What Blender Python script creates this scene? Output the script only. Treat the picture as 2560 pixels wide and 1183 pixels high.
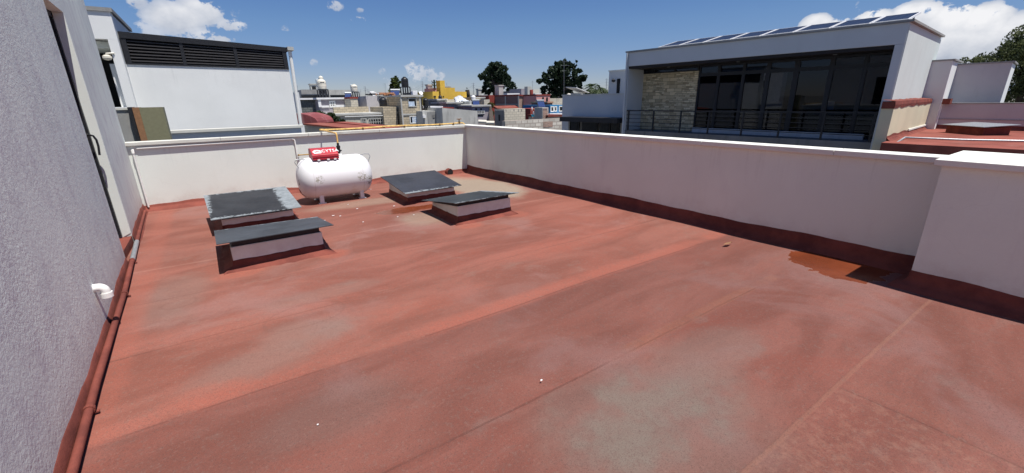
import bpy, bmesh, math, random
from mathutils import Vector, Matrix, noise as mnoise
R_ = math.radians
random.seed(7)
for o in list(bpy.data.objects): bpy.data.objects.remove(o)
SC = bpy.context.scene
COL = SC.collection

# ---------------------------------------------------------------- camera
F_PX, PITCH, ROLL, YAW, CAM_H = 1056.0, R_(17.94), R_(-0.98), R_(34.40), 1.65
def _axes():
    cp, sp = math.cos(PITCH), math.sin(PITCH)
    fw, up, rt = Vector((0, cp, -sp)), Vector((0, sp, cp)), Vector((1, 0, 0))
    r2 = rt*math.cos(ROLL)+up*math.sin(ROLL); u2 = -rt*math.sin(ROLL)+up*math.cos(ROLL)
    T = Matrix.Rotation(-YAW, 3, 'Z')
    return T@r2, T@u2, T@fw
CR, CU, CF = _axes()
CAM = Vector((0, 0, CAM_H))
FH = Vector((CF.x, CF.y, 0)).normalized()
cam_data = bpy.data.cameras.new('camera')
cam_data.sensor_width = 36.0
cam_data.lens = 36.0*F_PX/2560.0
cam_data.clip_start, cam_data.clip_end = 0.05, 8000
cam = bpy.data.objects.new('camera', cam_data)
M = Matrix((CR, CU, -CF)).transposed().to_4x4(); M.translation = CAM
cam.matrix_world = M
COL.objects.link(cam); SC.camera = cam
SC.render.resolution_x, SC.render.resolution_y = 1024, 473

def ray(px, py): return CR*((px-1280)/F_PX) - CU*((py-591.5)/F_PX) + CF
def at(px, py, x=None, y=None, z=None, D=None):
    d = ray(px, py)
    if x is not None: return CAM + d*(x/d.x)
    if y is not None: return CAM + d*(y/d.y)
    if z is not None: return CAM + d*((z-CAM_H)/d.z)
    return CAM + d*(D/(d.dot(FH)))

# ---------------------------------------------------------------- sun, exposure, sky
SUN = Vector((0.115, -0.325, 1.0)).normalized()
SUN_EL = math.asin(SUN.z)
SC.view_settings.view_transform = 'Standard'; SC.view_settings.look = 'None'
SC.view_settings.exposure = 0.35; SC.view_settings.gamma = 1
sd = bpy.data.lights.new('sun', 'SUN'); sd.energy = 5.0; sd.angle = R_(0.53); sd.color = (1, .955, .89)
so = bpy.data.objects.new('sun', sd); COL.objects.link(so)
so.rotation_euler = SUN.to_track_quat('Z', 'Y').to_euler(); so.location = (3, -6, 20)

def lookdir(px, py): return ray(px, py).normalized()
world = bpy.data.worlds.new('World'); SC.world = world; world.use_nodes = True
def build_world():
    nt = world.node_tree; N = nt.nodes; L = nt.links
    bg = N['Background']
    sky = N.new('ShaderNodeTexSky'); sky.sky_type = 'NISHITA'; sky.sun_disc = False
    sky.sun_elevation = SUN_EL; sky.sun_rotation = math.atan2(SUN.x, SUN.y)
    sky.altitude = 2200; sky.air_density = 1.0; sky.dust_density = 0.5; sky.ozone_density = 2.2
    def mth(op, a, b=None, c=None, clamp=False):
        n = N.new('ShaderNodeMath'); n.operation = op; n.use_clamp = clamp
        for i, v in enumerate((a, b, c)):
            if v is None: continue
            if isinstance(v, (int, float)): n.inputs[i].default_value = v
            else: L.new(v, n.inputs[i])
        return n.outputs[0]
    tc = N.new('ShaderNodeTexCoord'); sx = N.new('ShaderNodeSeparateXYZ'); L.new(tc.outputs['Generated'], sx.inputs[0])
    X, Y, Z = sx.outputs
    az = mth('ARCTAN2', X, Y); el = mth('ARCSINE', Z)
    cv = N.new('ShaderNodeCombineXYZ'); L.new(az, cv.inputs[0]); L.new(mth('MULTIPLY', el, 1.15), cv.inputs[1])
    def noise(scale, detail, rough, off=0):
        n = N.new('ShaderNodeTexNoise'); n.inputs['Scale'].default_value = scale; n.inputs['Detail'].default_value = detail
        n.inputs['Roughness'].default_value = rough
        m = N.new('ShaderNodeVectorMath'); m.operation = 'ADD'; L.new(cv.outputs[0], m.inputs[0]); m.inputs[1].default_value = (off, off*.7, off*.3)
        L.new(m.outputs[0], n.inputs['Vector']); return n.outputs['Fac']
    n1 = noise(20, 10, .6, 3.1); n2 = noise(70, 7, .62, 9.2); n3 = noise(24, 6, .55, 5.5)
    # (px, py, rx px, ry px, density)
    clouds = [(440, 45, 95, 50, 1.0), (500, 30, 75, 45, .95), (360, 85, 70, 40, .55), (520, 95, 80, 28, .8), (600, 35, 40, 18, .45),
              (340, 5, 40, 22, .75), (575, 62, 48, 22, .8), (320, 28, 22, 16, .35), (835, 14, 30, 18, .6), (897, 50, 26, 12, .55), (712, 70, 24, 13, .4),
              (900, 26, 16, 9, .35), (785, 158, 16, 14, .4), (1050, 178, 62, 40, .62), (1085, 192, 44, 30, .55), (965, 182, 26, 30, .52), (1010, 208, 130, 28, .40),
              (2040, 66, 50, 34, 1.5), (2110, 78, 70, 40, 1.6), (2180, 62, 75, 42, 1.6), (2290, 55, 95, 56, 1.8), (2370, 62, 85, 58, 1.8), (2460, 66, 85, 62, 1.8), (2400, 120, 170, 60, 1.2),
              (2540, 80, 70, 55, 1.4), (2150, 20, 20, 24, .6), (2440, 110, 130, 50, .8), (2420, 160, 160, 40, .5), (2310, 18, 30, 14, .8), (2700, 60, 150, 70, 1.0),
              (60, -60, 120, 50, .8), (2280, 80, 120, 30, .8), (-200, 60, 120, 60, .9), (1500, -260, 160, 40, .5)]
    tot = None; tops = None
    for (px, py, rx, ry, dn) in clouds:
        d = lookdir(px, py); d2 = lookdir(px+rx, py); d3 = lookdir(px, py-ry)
        a0, e0 = math.atan2(d.x, d.y), math.asin(d.z)
        ra = abs(math.atan2(d2.x, d2.y)-a0); re = abs(math.asin(d3.z)-e0)
        u = mth('MULTIPLY', mth('SUBTRACT', az, a0), 1/ra); v = mth('MULTIPLY', mth('SUBTRACT', el, e0), 1/re)
        r2 = mth('ADD', mth('MULTIPLY', u, u), mth('MULTIPLY', v, v))
        m = mth('MULTIPLY', mth('SUBTRACT', 1.25, r2, clamp=True), dn)
        tot = m if tot is None else mth('SMOOTH_MAX', tot, m, .18)
        t = mth('MULTIPLY', m, mth('ADD', mth('MULTIPLY', v, .5), .5, clamp=True))
        tops = t if tops is None else mth('MAXIMUM', tops, t)
    nn = mth('ADD', mth('MULTIPLY', mth('SUBTRACT', n1, .5), 3.0), mth('MULTIPLY', mth('SUBTRACT', n2, .5), 1.6))
    tot = mth('MINIMUM', tot, 1.02)
    dens = mth('SUBTRACT', mth('ADD', tot, mth('MULTIPLY', nn, mth('MULTIPLY', tot, 1.5, clamp=True))), .36)
    fac = mth('MULTIPLY', dens, 3.2, clamp=True)
    sm = N.new('ShaderNodeMapRange'); sm.interpolation_type = 'SMOOTHSTEP'; L.new(fac, sm.inputs[0])
    alpha = mth('MULTIPLY', sm.outputs[0], mth('ADD', mth('MULTIPLY', tot, .55), .42, clamp=True))
    # brightness: crisp lit tops, greyer bases
    br = mth('ADD', mth('MULTIPLY', tops, .75), mth('MULTIPLY', mth('SUBTRACT', n3, .42), 1.3), clamp=True)
    cr = N.new('ShaderNodeMix'); cr.data_type = 'RGBA'; L.new(br, cr.inputs[0])
    cr.inputs[6].default_value = (4.6, 5.1, 6.1, 1); cr.inputs[7].default_value = (9.6, 9.6, 9.8, 1)
    # slightly richer blue than the clean model gives
    hs = N.new('ShaderNodeHueSaturation'); hs.inputs['Saturation'].default_value = 1.24; hs.inputs['Value'].default_value = 1.0; hs.inputs['Hue'].default_value = .508
    L.new(sky.outputs[0], hs.inputs['Color'])
    rp = N.new('ShaderNodeValToRGB'); L.new(mth('MULTIPLY', el, 2.0, clamp=True), rp.inputs[0]); e_ = rp.color_ramp.elements
    e_[0].position = 0; e_[0].color = (.66, .61, .75, 1); e_[1].position = .75; e_[1].color = (1, 1, 1, 1)
    for p_, c_ in ((.14, (.86, .79, .86)), (.30, (1.05, .99, .97)), (.5, (1.12, 1.05, 1.06))):
        q_ = e_.new(p_); q_.color = (*c_, 1)
    ml = N.new('ShaderNodeMix'); ml.data_type = 'RGBA'; ml.blend_type = 'MULTIPLY'; ml.inputs[0].default_value = 1
    L.new(hs.outputs[0], ml.inputs[6]); L.new(rp.outputs[0], ml.inputs[7])
    mx = N.new('ShaderNodeMix'); mx.data_type = 'RGBA'; L.new(alpha, mx.inputs[0]); L.new(ml.outputs[2], mx.inputs[6]); L.new(cr.outputs[2], mx.inputs[7])
    L.new(mx.outputs[2], bg.inputs[0]); bg.inputs[1].default_value = 0.075
build_world()
world.cycles.sampling_method = 'MANUAL'; world.cycles.sample_map_resolution = 512
SC.cycles.max_bounces = 6; SC.cycles.diffuse_bounces = 3; SC.cycles.glossy_bounces = 4; SC.cycles.transparent_max_bounces = 8

# ---------------------------------------------------------------- materials
class G:
    """small node-graph helper"""
    def __init__(s, name):
        s.m = bpy.data.materials.new(name); s.m.use_nodes = True; s.t = s.m.node_tree; s.N = s.t.nodes; s.L = s.t.links
        s.b = s.N['Principled BSDF']; s._p = None
    def set(s, n, i, v):
        if v is None: return
        if hasattr(v, 'is_output') or hasattr(v, 'links'): s.L.new(v, n.inputs[i])
        else: n.inputs[i].default_value = v
    def pos(s):
        if s._p is None: s._p = s.N.new('ShaderNodeNewGeometry').outputs['Position']
        return s._p
    def xyz(s):
        n = s.N.new('ShaderNodeSeparateXYZ'); s.L.new(s.pos(), n.inputs[0]); return n.outputs
    def mth(s, op, a, b=None, c=None, clamp=False):
        n = s.N.new('ShaderNodeMath'); n.operation = op; n.use_clamp = clamp
        s.set(n, 0, a); s.set(n, 1, b); s.set(n, 2, c); return n.outputs[0]
    def scale(s, v, sc=(1, 1, 1), off=(0, 0, 0)):
        n = s.N.new('ShaderNodeVectorMath'); n.operation = 'MULTIPLY_ADD'; s.L.new(v, n.inputs[0]); n.inputs[1].default_value = sc; n.inputs[2].default_value = off; return n.outputs[0]
    def noise(s, sc, det=4, ro=.55, vec=None, dist=0):
        n = s.N.new('ShaderNodeTexNoise'); n.inputs['Scale'].default_value = sc; n.inputs['Detail'].default_value = det
        n.inputs['Roughness'].default_value = ro; n.inputs['Distortion'].default_value = dist
        s.L.new(vec if vec is not None else s.pos(), n.inputs['Vector']); return n.outputs['Fac']
    def ramp(s, f, a, b):
        n = s.N.new('ShaderNodeMapRange'); n.interpolation_type = 'SMOOTHSTEP'; s.set(n, 0, f); n.inputs[1].default_value = a; n.inputs[2].default_value = b; return n.outputs[0]
    def mix(s, f, a, b, mode='MIX'):
        n = s.N.new('ShaderNodeMix'); n.data_type = 'RGBA'; n.blend_type = mode
        s.set(n, 0, f)
        for i, v in ((6, a), (7, b)): s.set(n, i, v if hasattr(v, 'links') else (*v, 1))
        return n.outputs[2]
    def bump(s, h, strength=.3, dist=.01):
        n = s.N.new('ShaderNodeBump'); n.inputs['Strength'].default_value = strength; n.inputs['Distance'].default_value = dist
        s.L.new(h, n.inputs['Height']); s.L.new(n.outputs[0], s.b.inputs['Normal'])
    def out(s, col=None, rough=None, metal=None, spec=None):
        if col is not None: s.set(s.b, 'Base Color', col if hasattr(col, 'links') else (*col, 1))
        if rough is not None: s.set(s.b, 'Roughness', rough)
        if metal is not None: s.b.inputs['Metallic'].default_value = metal
        if spec is not None: s.b.inputs['Specular IOR Level'].default_value = spec
        return s.m

def c_mul(c, k): return tuple(min(1, x*k) for x in c)
def stucco(name, col, var=.12, grain=90, bump=.25, bdist=.006, dirt=.25, dirtcol=None, streak=True, drip=0):
    g = G(name); n1 = g.noise(.9, 5, .6); n2 = g.noise(grain, 3, .6)
    c = g.mix(g.ramp(n1, .3, .7), c_mul(col, 1-var), c_mul(col, 1+var*.4))
    c = g.mix(g.mth('MULTIPLY', g.ramp(n2, .45, .7), .10), c, c_mul(col, .75))
    if dirt:
        v = g.scale(g.pos(), (2.2, 2.2, .35)) if streak else g.pos()
        d = g.noise(1.6, 6, .65, v)
        c = g.mix(g.mth('MULTIPLY', g.ramp(d, .52, .75), dirt), c, dirtcol or c_mul(col, .55))
    if drip:
        z_ = g.xyz()[2]; dn_ = g.noise(1.0, 5, .7, g.scale(g.pos(), (13, 13, .5)))
        dm = g.mth('MULTIPLY', g.ramp(z_, drip-.45, drip), g.ramp(dn_, .54, .72)); c = g.mix(g.mth('MULTIPLY', dm, .20), c, c_mul(col, .45))
        lo_ = g.mth('MULTIPLY', g.ramp(g.mth('ADD', z_, g.mth('MULTIPLY', g.noise(4, 5, .7), .3)), .50, .22), g.ramp(g.noise(2.2, 6, .7), .4, .62)); c = g.mix(g.mth('MULTIPLY', lo_, .28), c, (.40, .28, .25))
        ck = g.N.new('ShaderNodeTexVoronoi'); ck.feature = 'DISTANCE_TO_EDGE'; ck.inputs['Scale'].default_value = 1.1
        wv = g.N.new('ShaderNodeVectorMath'); wv.operation = 'ADD'; g.L.new(g.pos(), wv.inputs[0]); sc_ = g.N.new('ShaderNodeTexNoise'); sc_.inputs['Scale'].default_value = 3; sc_.inputs['Detail'].default_value = 6; g.L.new(g.pos(), sc_.inputs['Vector']); g.L.new(g.scale(sc_.outputs['Color'], (.5, .5, .5)), wv.inputs[1])
        g.L.new(wv.outputs[0], ck.inputs['Vector'])
        cm = g.mth('MULTIPLY', g.ramp(ck.outputs['Distance'], .006, .002), g.ramp(g.noise(.7, 2), .50, .58)); c = g.mix(g.mth('MULTIPLY', cm, .06), c, c_mul(col, .5))
    g.bump(g.mth('ADD', g.noise(grain*.45, 4, .6), g.mth('MULTIPLY', g.noise(grain*.08, 3), .8)), bump, bdist)
    return g.out(c, .9, spec=.2)
def plain(name, col, rough=.7, metal=0, var=.08, sc=8, spec=.4):
    g = G(name); n = g.noise(sc, 5, .6)
    return g.out(g.mix(g.ramp(n, .3, .7), c_mul(col, 1-var*1.5), c_mul(col, 1+var)), rough, metal, spec)
def masonry(name, col, mort, bw=.4, bh=.2, var=.25, mw=.02, stain=.35):
    g = G(name); x, y, z = g.xyz()
    u = g.mth('ADD', x, y); cb = g.N.new('ShaderNodeCombineXYZ'); g.L.new(u, cb.inputs[0]); g.L.new(z, cb.inputs[1])
    b = g.N.new('ShaderNodeTexBrick'); g.L.new(cb.outputs[0], b.inputs['Vector']); b.inputs['Scale'].default_value = 1
    b.inputs['Brick Width'].default_value = bw; b.inputs['Row Height'].default_value = bh; b.inputs['Mortar Size'].default_value = mw
    b.inputs['Color1'].default_value = (*c_mul(col, 1-var), 1); b.inputs['Color2'].default_value = (*c_mul(col, 1+var*.6), 1); b.inputs['Mortar'].default_value = (*mort, 1)
    n = g.noise(.55, 6, .65, g.scale(g.pos(), (1, 1, .6)))
    c = g.mix(g.mth('MULTIPLY', g.ramp(n, .5, .75), stain), b.outputs[0], c_mul(col, .35))
    c = g.mix(g.mth('MULTIPLY', g.ramp(g.noise(3, 4), .4, .7), .18), c, c_mul(mort, 1.1))
    g.bump(b.outputs['Fac'], -.3, .01)
    return g.out(c, .92, spec=.15)
def foliage(name, dark, light, tip=None):
    g = G(name); n = g.noise(1.3, 4, .6); n2 = g.noise(9, 2)
    c = g.mix(g.ramp(n, .35, .65), dark, light); c = g.mix(g.mth('MULTIPLY', g.ramp(n2, .4, .7), .5), c, tip or c_mul(light, 1.3))
    g.out(c, .6, spec=.3)
    tr = g.N.new('ShaderNodeBsdfTranslucent'); g.L.new(c, tr.inputs[0]); ms = g.N.new('ShaderNodeMixShader'); ms.inputs[0].default_value = .25
    g.L.new(g.b.outputs[0], ms.inputs[1]); g.L.new(tr.outputs[0], ms.inputs[2]); g.L.new(ms.outputs[0], g.N['Material Output'].inputs[0])
    return g.m
def glass_mat(name, tint=.16, rough=.02, ior=1.5):
    m = bpy.data.materials.new(name); m.use_nodes = True; t = m.node_tree; t.nodes.clear()
    o = t.nodes.new('ShaderNodeOutputMaterial'); tr = t.nodes.new('ShaderNodeBsdfTransparent'); gl = t.nodes.new('ShaderNodeBsdfGlossy')
    tr.inputs[0].default_value = (tint, tint*1.03, tint*1.1, 1); gl.inputs[1].default_value = rough; gl.inputs[0].default_value = (.8, .85, .95, 1)
    fr = t.nodes.new('ShaderNodeFresnel'); fr.inputs[0].default_value = ior; mx = t.nodes.new('ShaderNodeMixShader')
    t.links.new(fr.outputs[0], mx.inputs[0]); t.links.new(tr.outputs[0], mx.inputs[1]); t.links.new(gl.outputs[0], mx.inputs[2]); t.links.new(mx.outputs[0], o.inputs[0])
    return m

def floor_material():
    g = G('red_roof_membrane'); x, y, z = g.xyz()
    wob = g.mth('SUBTRACT', g.noise(1.7, 4, .6), .5)
    yw = g.mth('ADD', y, g.mth('MULTIPLY', wob, .07)); xw = g.mth('ADD', x, g.mth('MULTIPLY', wob, .2))
    st = g.noise(1.25, 6, .6, g.scale(g.pos(), (.55, 2.0, 1)), .6)
    blot = g.noise(.75, 5, .6, g.scale(g.pos(), (1, 1, 1), (4.4, 2.1, 0)), .8)
    fine = g.noise(150, 4, .8); med = g.noise(26, 5, .7); speck = g.noise(330, 2, .5)
    c = g.mix(g.ramp(st, .34, .66), (.205, .064, .046), (.30, .104, .078))
    c = g.mix(g.mth('MULTIPLY', g.ramp(blot, .5, .68), .75), c, (.285, .135, .118))
    c = g.mix(g.mth('MULTIPLY', g.ramp(blot, .46, .30), .5), c, (.26, .066, .044))
    fade2 = g.noise(2.6, 6, .62, g.scale(g.pos(), (.8, 1.3, 1), (9, 3, 0)))
    c = g.mix(g.mth('MULTIPLY', g.ramp(fade2, .56, .72), .4), c, (.25, .155, .13))
    # roll-to-roll tone of the one metre wide membrane strips
    wn = g.N.new('ShaderNodeTexWhiteNoise'); wn.noise_dimensions = '1D'
    g.L.new(g.mth('FLOOR', g.mth('ADD', yw, .34)), wn.inputs['W'])
    c = g.mix(g.mth('MULTIPLY', wn.outputs['Value'], .22), c, (.19, .072, .052))
    def ell(cx, cy, rx, ry, soft=.5, amp=1.2, xx=None, yy=None, nz=None):
        u = g.mth('MULTIPLY', g.mth('SUBTRACT', x, cx), 1/rx); v = g.mth('MULTIPLY', g.mth('SUBTRACT', y, cy), 1/ry)
        r = g.mth('SQRT', g.mth('ADD', g.mth('MULTIPLY', u, u), g.mth('MULTIPLY', v, v)))
        r = g.mth('ADD', r, g.mth('MULTIPLY', g.mth('SUBTRACT', nz if nz is not None else big, .5), amp))
        return g.ramp(r, 1+soft*.5, 1-soft*.5)
    big = g.noise(1.6, 7, .62)
    def paint(mask, k, colr):
        nonlocal c
        c = g.mix(g.mth('MULTIPLY', mask, k), c, colr)
    # worn granular grey patches
    lim = g.ramp(g.mth('ADD', y, g.mth('MULTIPLY', wob, .06)), 1.64, 1.60)
    grey = g.mth('MULTIPLY', ell(1.66, 1.10, .62, .52, .9, 1.5, nz=g.mth('ADD', g.mth('MULTIPLY', big, .7), g.mth('MULTIPLY', med, .3))), lim)
    gm = g.noise(2.3, 5, .6, g.scale(g.pos(), (1, 1, 1), (7.7, 1.3, 0)))
    paint(grey, g.mth('ADD', .42, g.mth('MULTIPLY', g.ramp(gm, .38, .60), .42)), g.mix(g.ramp(gm, .4, .66), (.200, .140, .118), (.215, .170, .138)))
    paint(g.mth('MULTIPLY', ell(2.45, 1.28, .55, .22, .8, 1.2), lim), .4, (.22, .15, .125))
    for e, k in (((4.25, 7.35, .62, 1.35, .5, 1.0), .85), ((1.95, 7.35, .9, .25, .7, 1.2), .4), ((2.35, 5.75, .35, .35, .8, 1.2), .5)): paint(ell(*e), k, (.33, .265, .205))
    for e, k in (((-.05, 3.0, .35, .18, .9, 1.6), .36), ((.32, 3.25, .3, .22, .9, 1.6), .38), ((.55, 3.9, .5, .13, .8, 1.4), .25), ((.25, 2.2, .4, .22, .9, 1.6), .22), ((-.55, 4.6, .25, .6, .8, 1.3), .35)): paint(ell(*e), k, (.20, .155, .135))
    # bright repaint patches
    for e, k in (((-.02, 4.93, .22, .12, .7, .9), .8), ((.9, 4.98, .16, .14, .7, .9), .8), ((2.72, 5.02, .2, .14, .7, .9), .85), ((3.62, 5.12, .18, .16, .7, .9), .7), ((-.86, 5.2, .12, 6, .9, .5), .45),
                 ((1.3, 3.15, .5, .14, .8, 1.3), .35), ((3.3, 3.6, 1.0, .25, .8, 1.3), .45), ((-.3, 2.8, .2, .12, .8, 1), .5), ((4.3, 4.5, .7, .9, .9, 1.2), .3), ((4.7, 8.6, .4, .5, .9, 1.0), .5)): paint(ell(*e), k*.8, (.36, .098, .066))
    # seams
    def seam(ys, w, k, colr, x0=-2, x1=9, soft=.012, brk=True):
        d = g.mth('ABSOLUTE', g.mth('SUBTRACT', yw if w > .03 else g.mth('ADD', y, g.mth('MULTIPLY', wob, .02)), ys))
        m = g.ramp(d, w+soft, w)
        m = g.mth('MULTIPLY', m, g.mth('MULTIPLY', g.ramp(xw, x0-.06, x0+.06), g.ramp(xw, x1+.06, x1-.06)))
        if brk: m = g.mth('MULTIPLY', m, g.ramp(g.noise(2.1, 4, .6, g.scale(g.pos(), (1, .3, 1), (ys, 0, 0))), .32, .58))
        paint(m, k, colr); return m
    seam(2.71, .045, .38, (.35, .10, .07), soft=.06)
    seam(2.73, .07, .42, (.36, .10, .068), 1.1, 5.2, soft=.07)
    m1 = seam(1.63, .004, .5, (.10, .035, .026), .2, 3.9, .006)
    seam(1.655, .03, .35, (.33, .12, .07), 1.9, 4.2, .03)
    m2 = seam(.66, .006, .38, (.34, .15, .10), 1.0, 6, .012, False)
    m3 = seam(3.62, .005, .5, (.11, .04, .03), -1, 5, .008)
    seam(3.66, .05, .35, (.34, .11, .08), -.6, 3.8, .06)
    m4 = seam(4.60, .005, .35, (.12, .045, .033), -1, 5, .008)
    seam(5.62, .01, .3, (.40, .2, .16), -1, 5, .02)
    seam(2.655, .005, .5, (.12, .04, .03), -.7, 4.8, .006)
    cs = g.mth('MULTIPLY', g.ramp(g.mth('ABSOLUTE', g.mth('SUBTRACT', x, g.mth('ADD', 2.79, g.mth('MULTIPLY', wob, .03)))), .010, .004), g.ramp(y, .67, .63))
    paint(cs, .4, (.11, .04, .03))
    paint(g.mth('MULTIPLY', g.mth('MULTIPLY', g.ramp(x, 2.80, 2.84), g.ramp(x, 3.05, 2.9)), g.ramp(y, .66, .62)), .2, (.36, .13, .09))
    # thin curled ring stains
    for (cx, cy, r, k) in ((-.52, 4.42, .12, .25), (1.5, 1.66, .16, .0), (.35, 3.55, .3, .2), (1.9, 4.15, .4, .15), (2.2, 1.78, .22, .0), (.75, 1.35, .22, .0)):
        if not k: continue
        u = g.mth('SUBTRACT', x, cx); v = g.mth('MULTIPLY', g.mth('SUBTRACT', y, cy), 1.4)
        rr = g.mth('ADD', g.mth('SQRT', g.mth('ADD', g.mth('MULTIPLY', u, u), g.mth('MULTIPLY', v, v))), g.mth('MULTIPLY', wob, .18))
        paint(g.ramp(g.mth('ABSOLUTE', g.mth('SUBTRACT', rr, r)), .02, .004), k, (.14, .06, .045))
    # wet puddle stains
    wn2 = g.noise(3.3, 6, .6, g.scale(g.pos(), (1, 1, 1), (2.7, 5.1, 0)))
    wet = g.mth('MAXIMUM', ell(5.05, 1.42, .44, .42, .08, 1.5, nz=wn2), ell(2.30, 6.44, .40, .19, .10, 1.6, nz=wn2))
    wet = g.mth('MAXIMUM', wet, ell(2.72, 6.42, .36, .17, .12, 1.4, nz=wn2))
    rim = g.mth('MULTIPLY', g.mth('MULTIPLY', wet, g.mth('SUBTRACT', 1, wet)), 4)
    paint(rim, .6, (.36, .22, .18))
    # granules
    c = g.mix(g.mth('MULTIPLY', g.ramp(fine, .48, .64), .58), c, (.12, .055, .045))
    c = g.mix(g.mth('MULTIPLY', g.ramp(speck, .62, .72), .26), c, (.40, .27, .22))
    c = g.mix(g.mth('MULTIPLY', g.ramp(g.noise(85, 3, .8), .57, .68), .50), c, (.09, .045, .04))
    c = g.mix(g.mth('MULTIPLY', g.ramp(med, .50, .68), .30), c, (.16, .085, .07))
    c = g.mix(g.mth('MULTIPLY', g.ramp(g.noise(52, 4, .75), .54, .70), .22), c, (.36, .22, .175))
    sunk = g.ramp(g.noise(11, 5, .7), .66, .74)
    c = g.mix(g.mth('MULTIPLY', sunk, .25), c, (.12, .07, .06))
    c = g.mix(1.0, c, (.92, .99, .985), 'MULTIPLY')
    old = g.ramp(g.mth('ADD', yw, g.mth('MULTIPLY', g.mth('SUBTRACT', med, .5), .06)), 2.70, 2.62)
    c = g.mix(old, c, g.mix(1.0, c, (.80, .82, .86), 'MULTIPLY'))
    mott = g.mth('MULTIPLY', g.mth('MULTIPLY', g.ramp(y, .66, .63), g.ramp(x, 2.82, 2.78)), g.ramp(g.noise(17, 7, .8), .46, .62))
    c = g.mix(g.mth('MULTIPLY', mott, .20), c, (.32, .18, .13))
    c = g.mix(g.mth('MULTIPLY', wet, .96), c, g.mix(g.ramp(big, .35, .65), (.125, .030, .012), (.19, .046, .018)))
    rough = g.mth('SUBTRACT', .93, g.mth('MULTIPLY', wet, .72))
    hgt = g.mth('ADD', g.mth('MULTIPLY', fine, .7), g.mth('ADD', g.mth('MULTIPLY', med, .7), g.mth('MULTIPLY', blot, 3)))
    hgt = g.mth('ADD', hgt, g.mth('MULTIPLY', m2, 1.2)); hgt = g.mth('SUBTRACT', hgt, g.mth('MULTIPLY', g.mth('ADD', g.mth('ADD', m1, m3), g.mth('ADD', cs, m4)), 1.2))
    nb = g.N.new('ShaderNodeBump'); nb.inputs['Distance'].default_value = .005
    g.L.new(g.mth('SUBTRACT', .42, g.mth('MULTIPLY', wet, .4)), nb.inputs['Strength']); g.L.new(hgt, nb.inputs['Height']); g.L.new(nb.outputs[0], g.b.inputs['Normal'])
    return g.out(c, rough, spec=.25)

MT = {}
MT['floor'] = floor_material()
def red_coat():
    g = G('red_coating'); n = g.noise(3, 6, .65); f = g.noise(120, 3, .6)
    c = g.mix(g.ramp(n, .35, .65), (.135, .037, .028), (.22, .060, .043)); c = g.mix(g.mth('MULTIPLY', g.ramp(f, .5, .7), .3), c, (.12, .04, .03))
    g.bump(g.mth('ADD', f, g.mth('MULTIPLY', n, 4)), .4, .006); return g.out(c, .8, spec=.25)
MT['redcoat'] = red_coat()
MT['roofred'] = stucco('neighbour_red_roof', (.26, .080, .06), .3, 60, .3, .01, .5, (.30, .16, .13), False)
MT['wall'] = stucco('cream_wall_paint', (.735, .775, .73), .04, 110, .16, .004, .15, (.60, .60, .56), drip=1.0)
MT['parapet'] = stucco('mauve_white_wall_paint', (.765, .81, .76), .05, 120, .25, .005, .3, (.56, .55, .55), drip=1.05)
def rough_stucco():
    g = G('grey_rough_stucco')
    n1 = g.noise(.8, 5, .6, g.scale(g.pos(), (1, 1, .45))); n2 = g.noise(95, 4, .65); n3 = g.noise(38, 4, .6); n4 = g.noise(7, 5, .65, g.scale(g.pos(), (1, 1, .5)))
    c = g.mix(g.ramp(n1, .3, .7), (.67, .72, .69), (.77, .83, .775)); c = g.mix(g.mth('MULTIPLY', g.ramp(n4, .45, .7), .4), c, (.48, .45, .50))
    c = g.mix(g.mth('MULTIPLY', g.ramp(n3, .6, .72), .35), c, (.84, .84, .84))
    zz_ = g.xyz()[2]; bs = g.noise(3.1, 6, .7)
    c = g.mix(g.mth('MULTIPLY', g.ramp(g.mth('ADD', zz_, g.mth('MULTIPLY', bs, .5)), .62, .30), .35), c, (.40, .34, .33))
    patch = g.ramp(g.noise(1.1, 2, .5, g.scale(g.pos(), (1, 1, .7), (3, 1, 4))), .48, .56)
    g.bump(g.mth('MULTIPLY', g.mth('ADD', g.mth('MULTIPLY', n2, .5), g.mth('ADD', n3, g.mth('MULTIPLY', n4, .8))), g.mth('ADD', .75, g.mth('MULTIPLY', patch, .4))), .40, .010); return g.out(c, .85, spec=.25)
MT['house'] = rough_stucco()
MT['white'] = stucco('white_wall_paint', (.76, .775, .765), .05, 60, .14, .004, .22, (.62, .64, .64), drip=2.4)
MT['offwhite_building'] = stucco('pale_grey_building_paint', (.60, .62, .63), .04, 60, .15, .005, .15, (.5, .51, .52))
MT['coping'] = stucco('concrete_coping', (.62, .62, .57), .12, 50, .3, .005, .6, (.33, .32, .28), False)
MT['coping_white'] = stucco('white_painted_coping', (.74, .74, .69), .06, 50, .2, .004, .35, (.5, .49, .44), False)
MT['concrete'] = stucco('bare_concrete', (.32, .32, .31), .2, 20, .3, .01, .6, (.15, .15, .15))
MT['conc_light'] = stucco('light_concrete_render', (.50, .50, .47), .15, 15, .3, .02, .6, (.22, .22, .21))
MT['conc_dark'] = stucco('dark_concrete_render', (.20, .20, .20), .2, 15, .3, .02, .5, (.09, .09, .09))
MT['mauve'] = stucco('mauve_grey_render', (.36, .33, .36), .1, 15, .2, .02, .3, (.22, .2, .22))
MT['block'] = masonry('cream_block_masonry', (.54, .46, .33), (.33, .29, .22), .42, .21, .2, .025)
MT['block_pale'] = masonry('pale_block_masonry', (.64, .59, .48), (.42, .39, .32), .42, .21, .12, .02, .2)
MT['block_grey'] = masonry('grey_block_masonry', (.17, .18, .175), (.10, .105, .10), .42, .21, .2, .025)
MT['brick'] = masonry('red_brick_masonry', (.36, .20, .15), (.36, .31, .27), .26, .09, .3, .018, .25)
MT['brick_shade'] = masonry('shade_toned_brick_masonry', (.27, .15, .135), (.22, .17, .16), .26, .09, .2, .018, .3)  # shaded copy of the red brick, shade mixed into the colour
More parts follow.
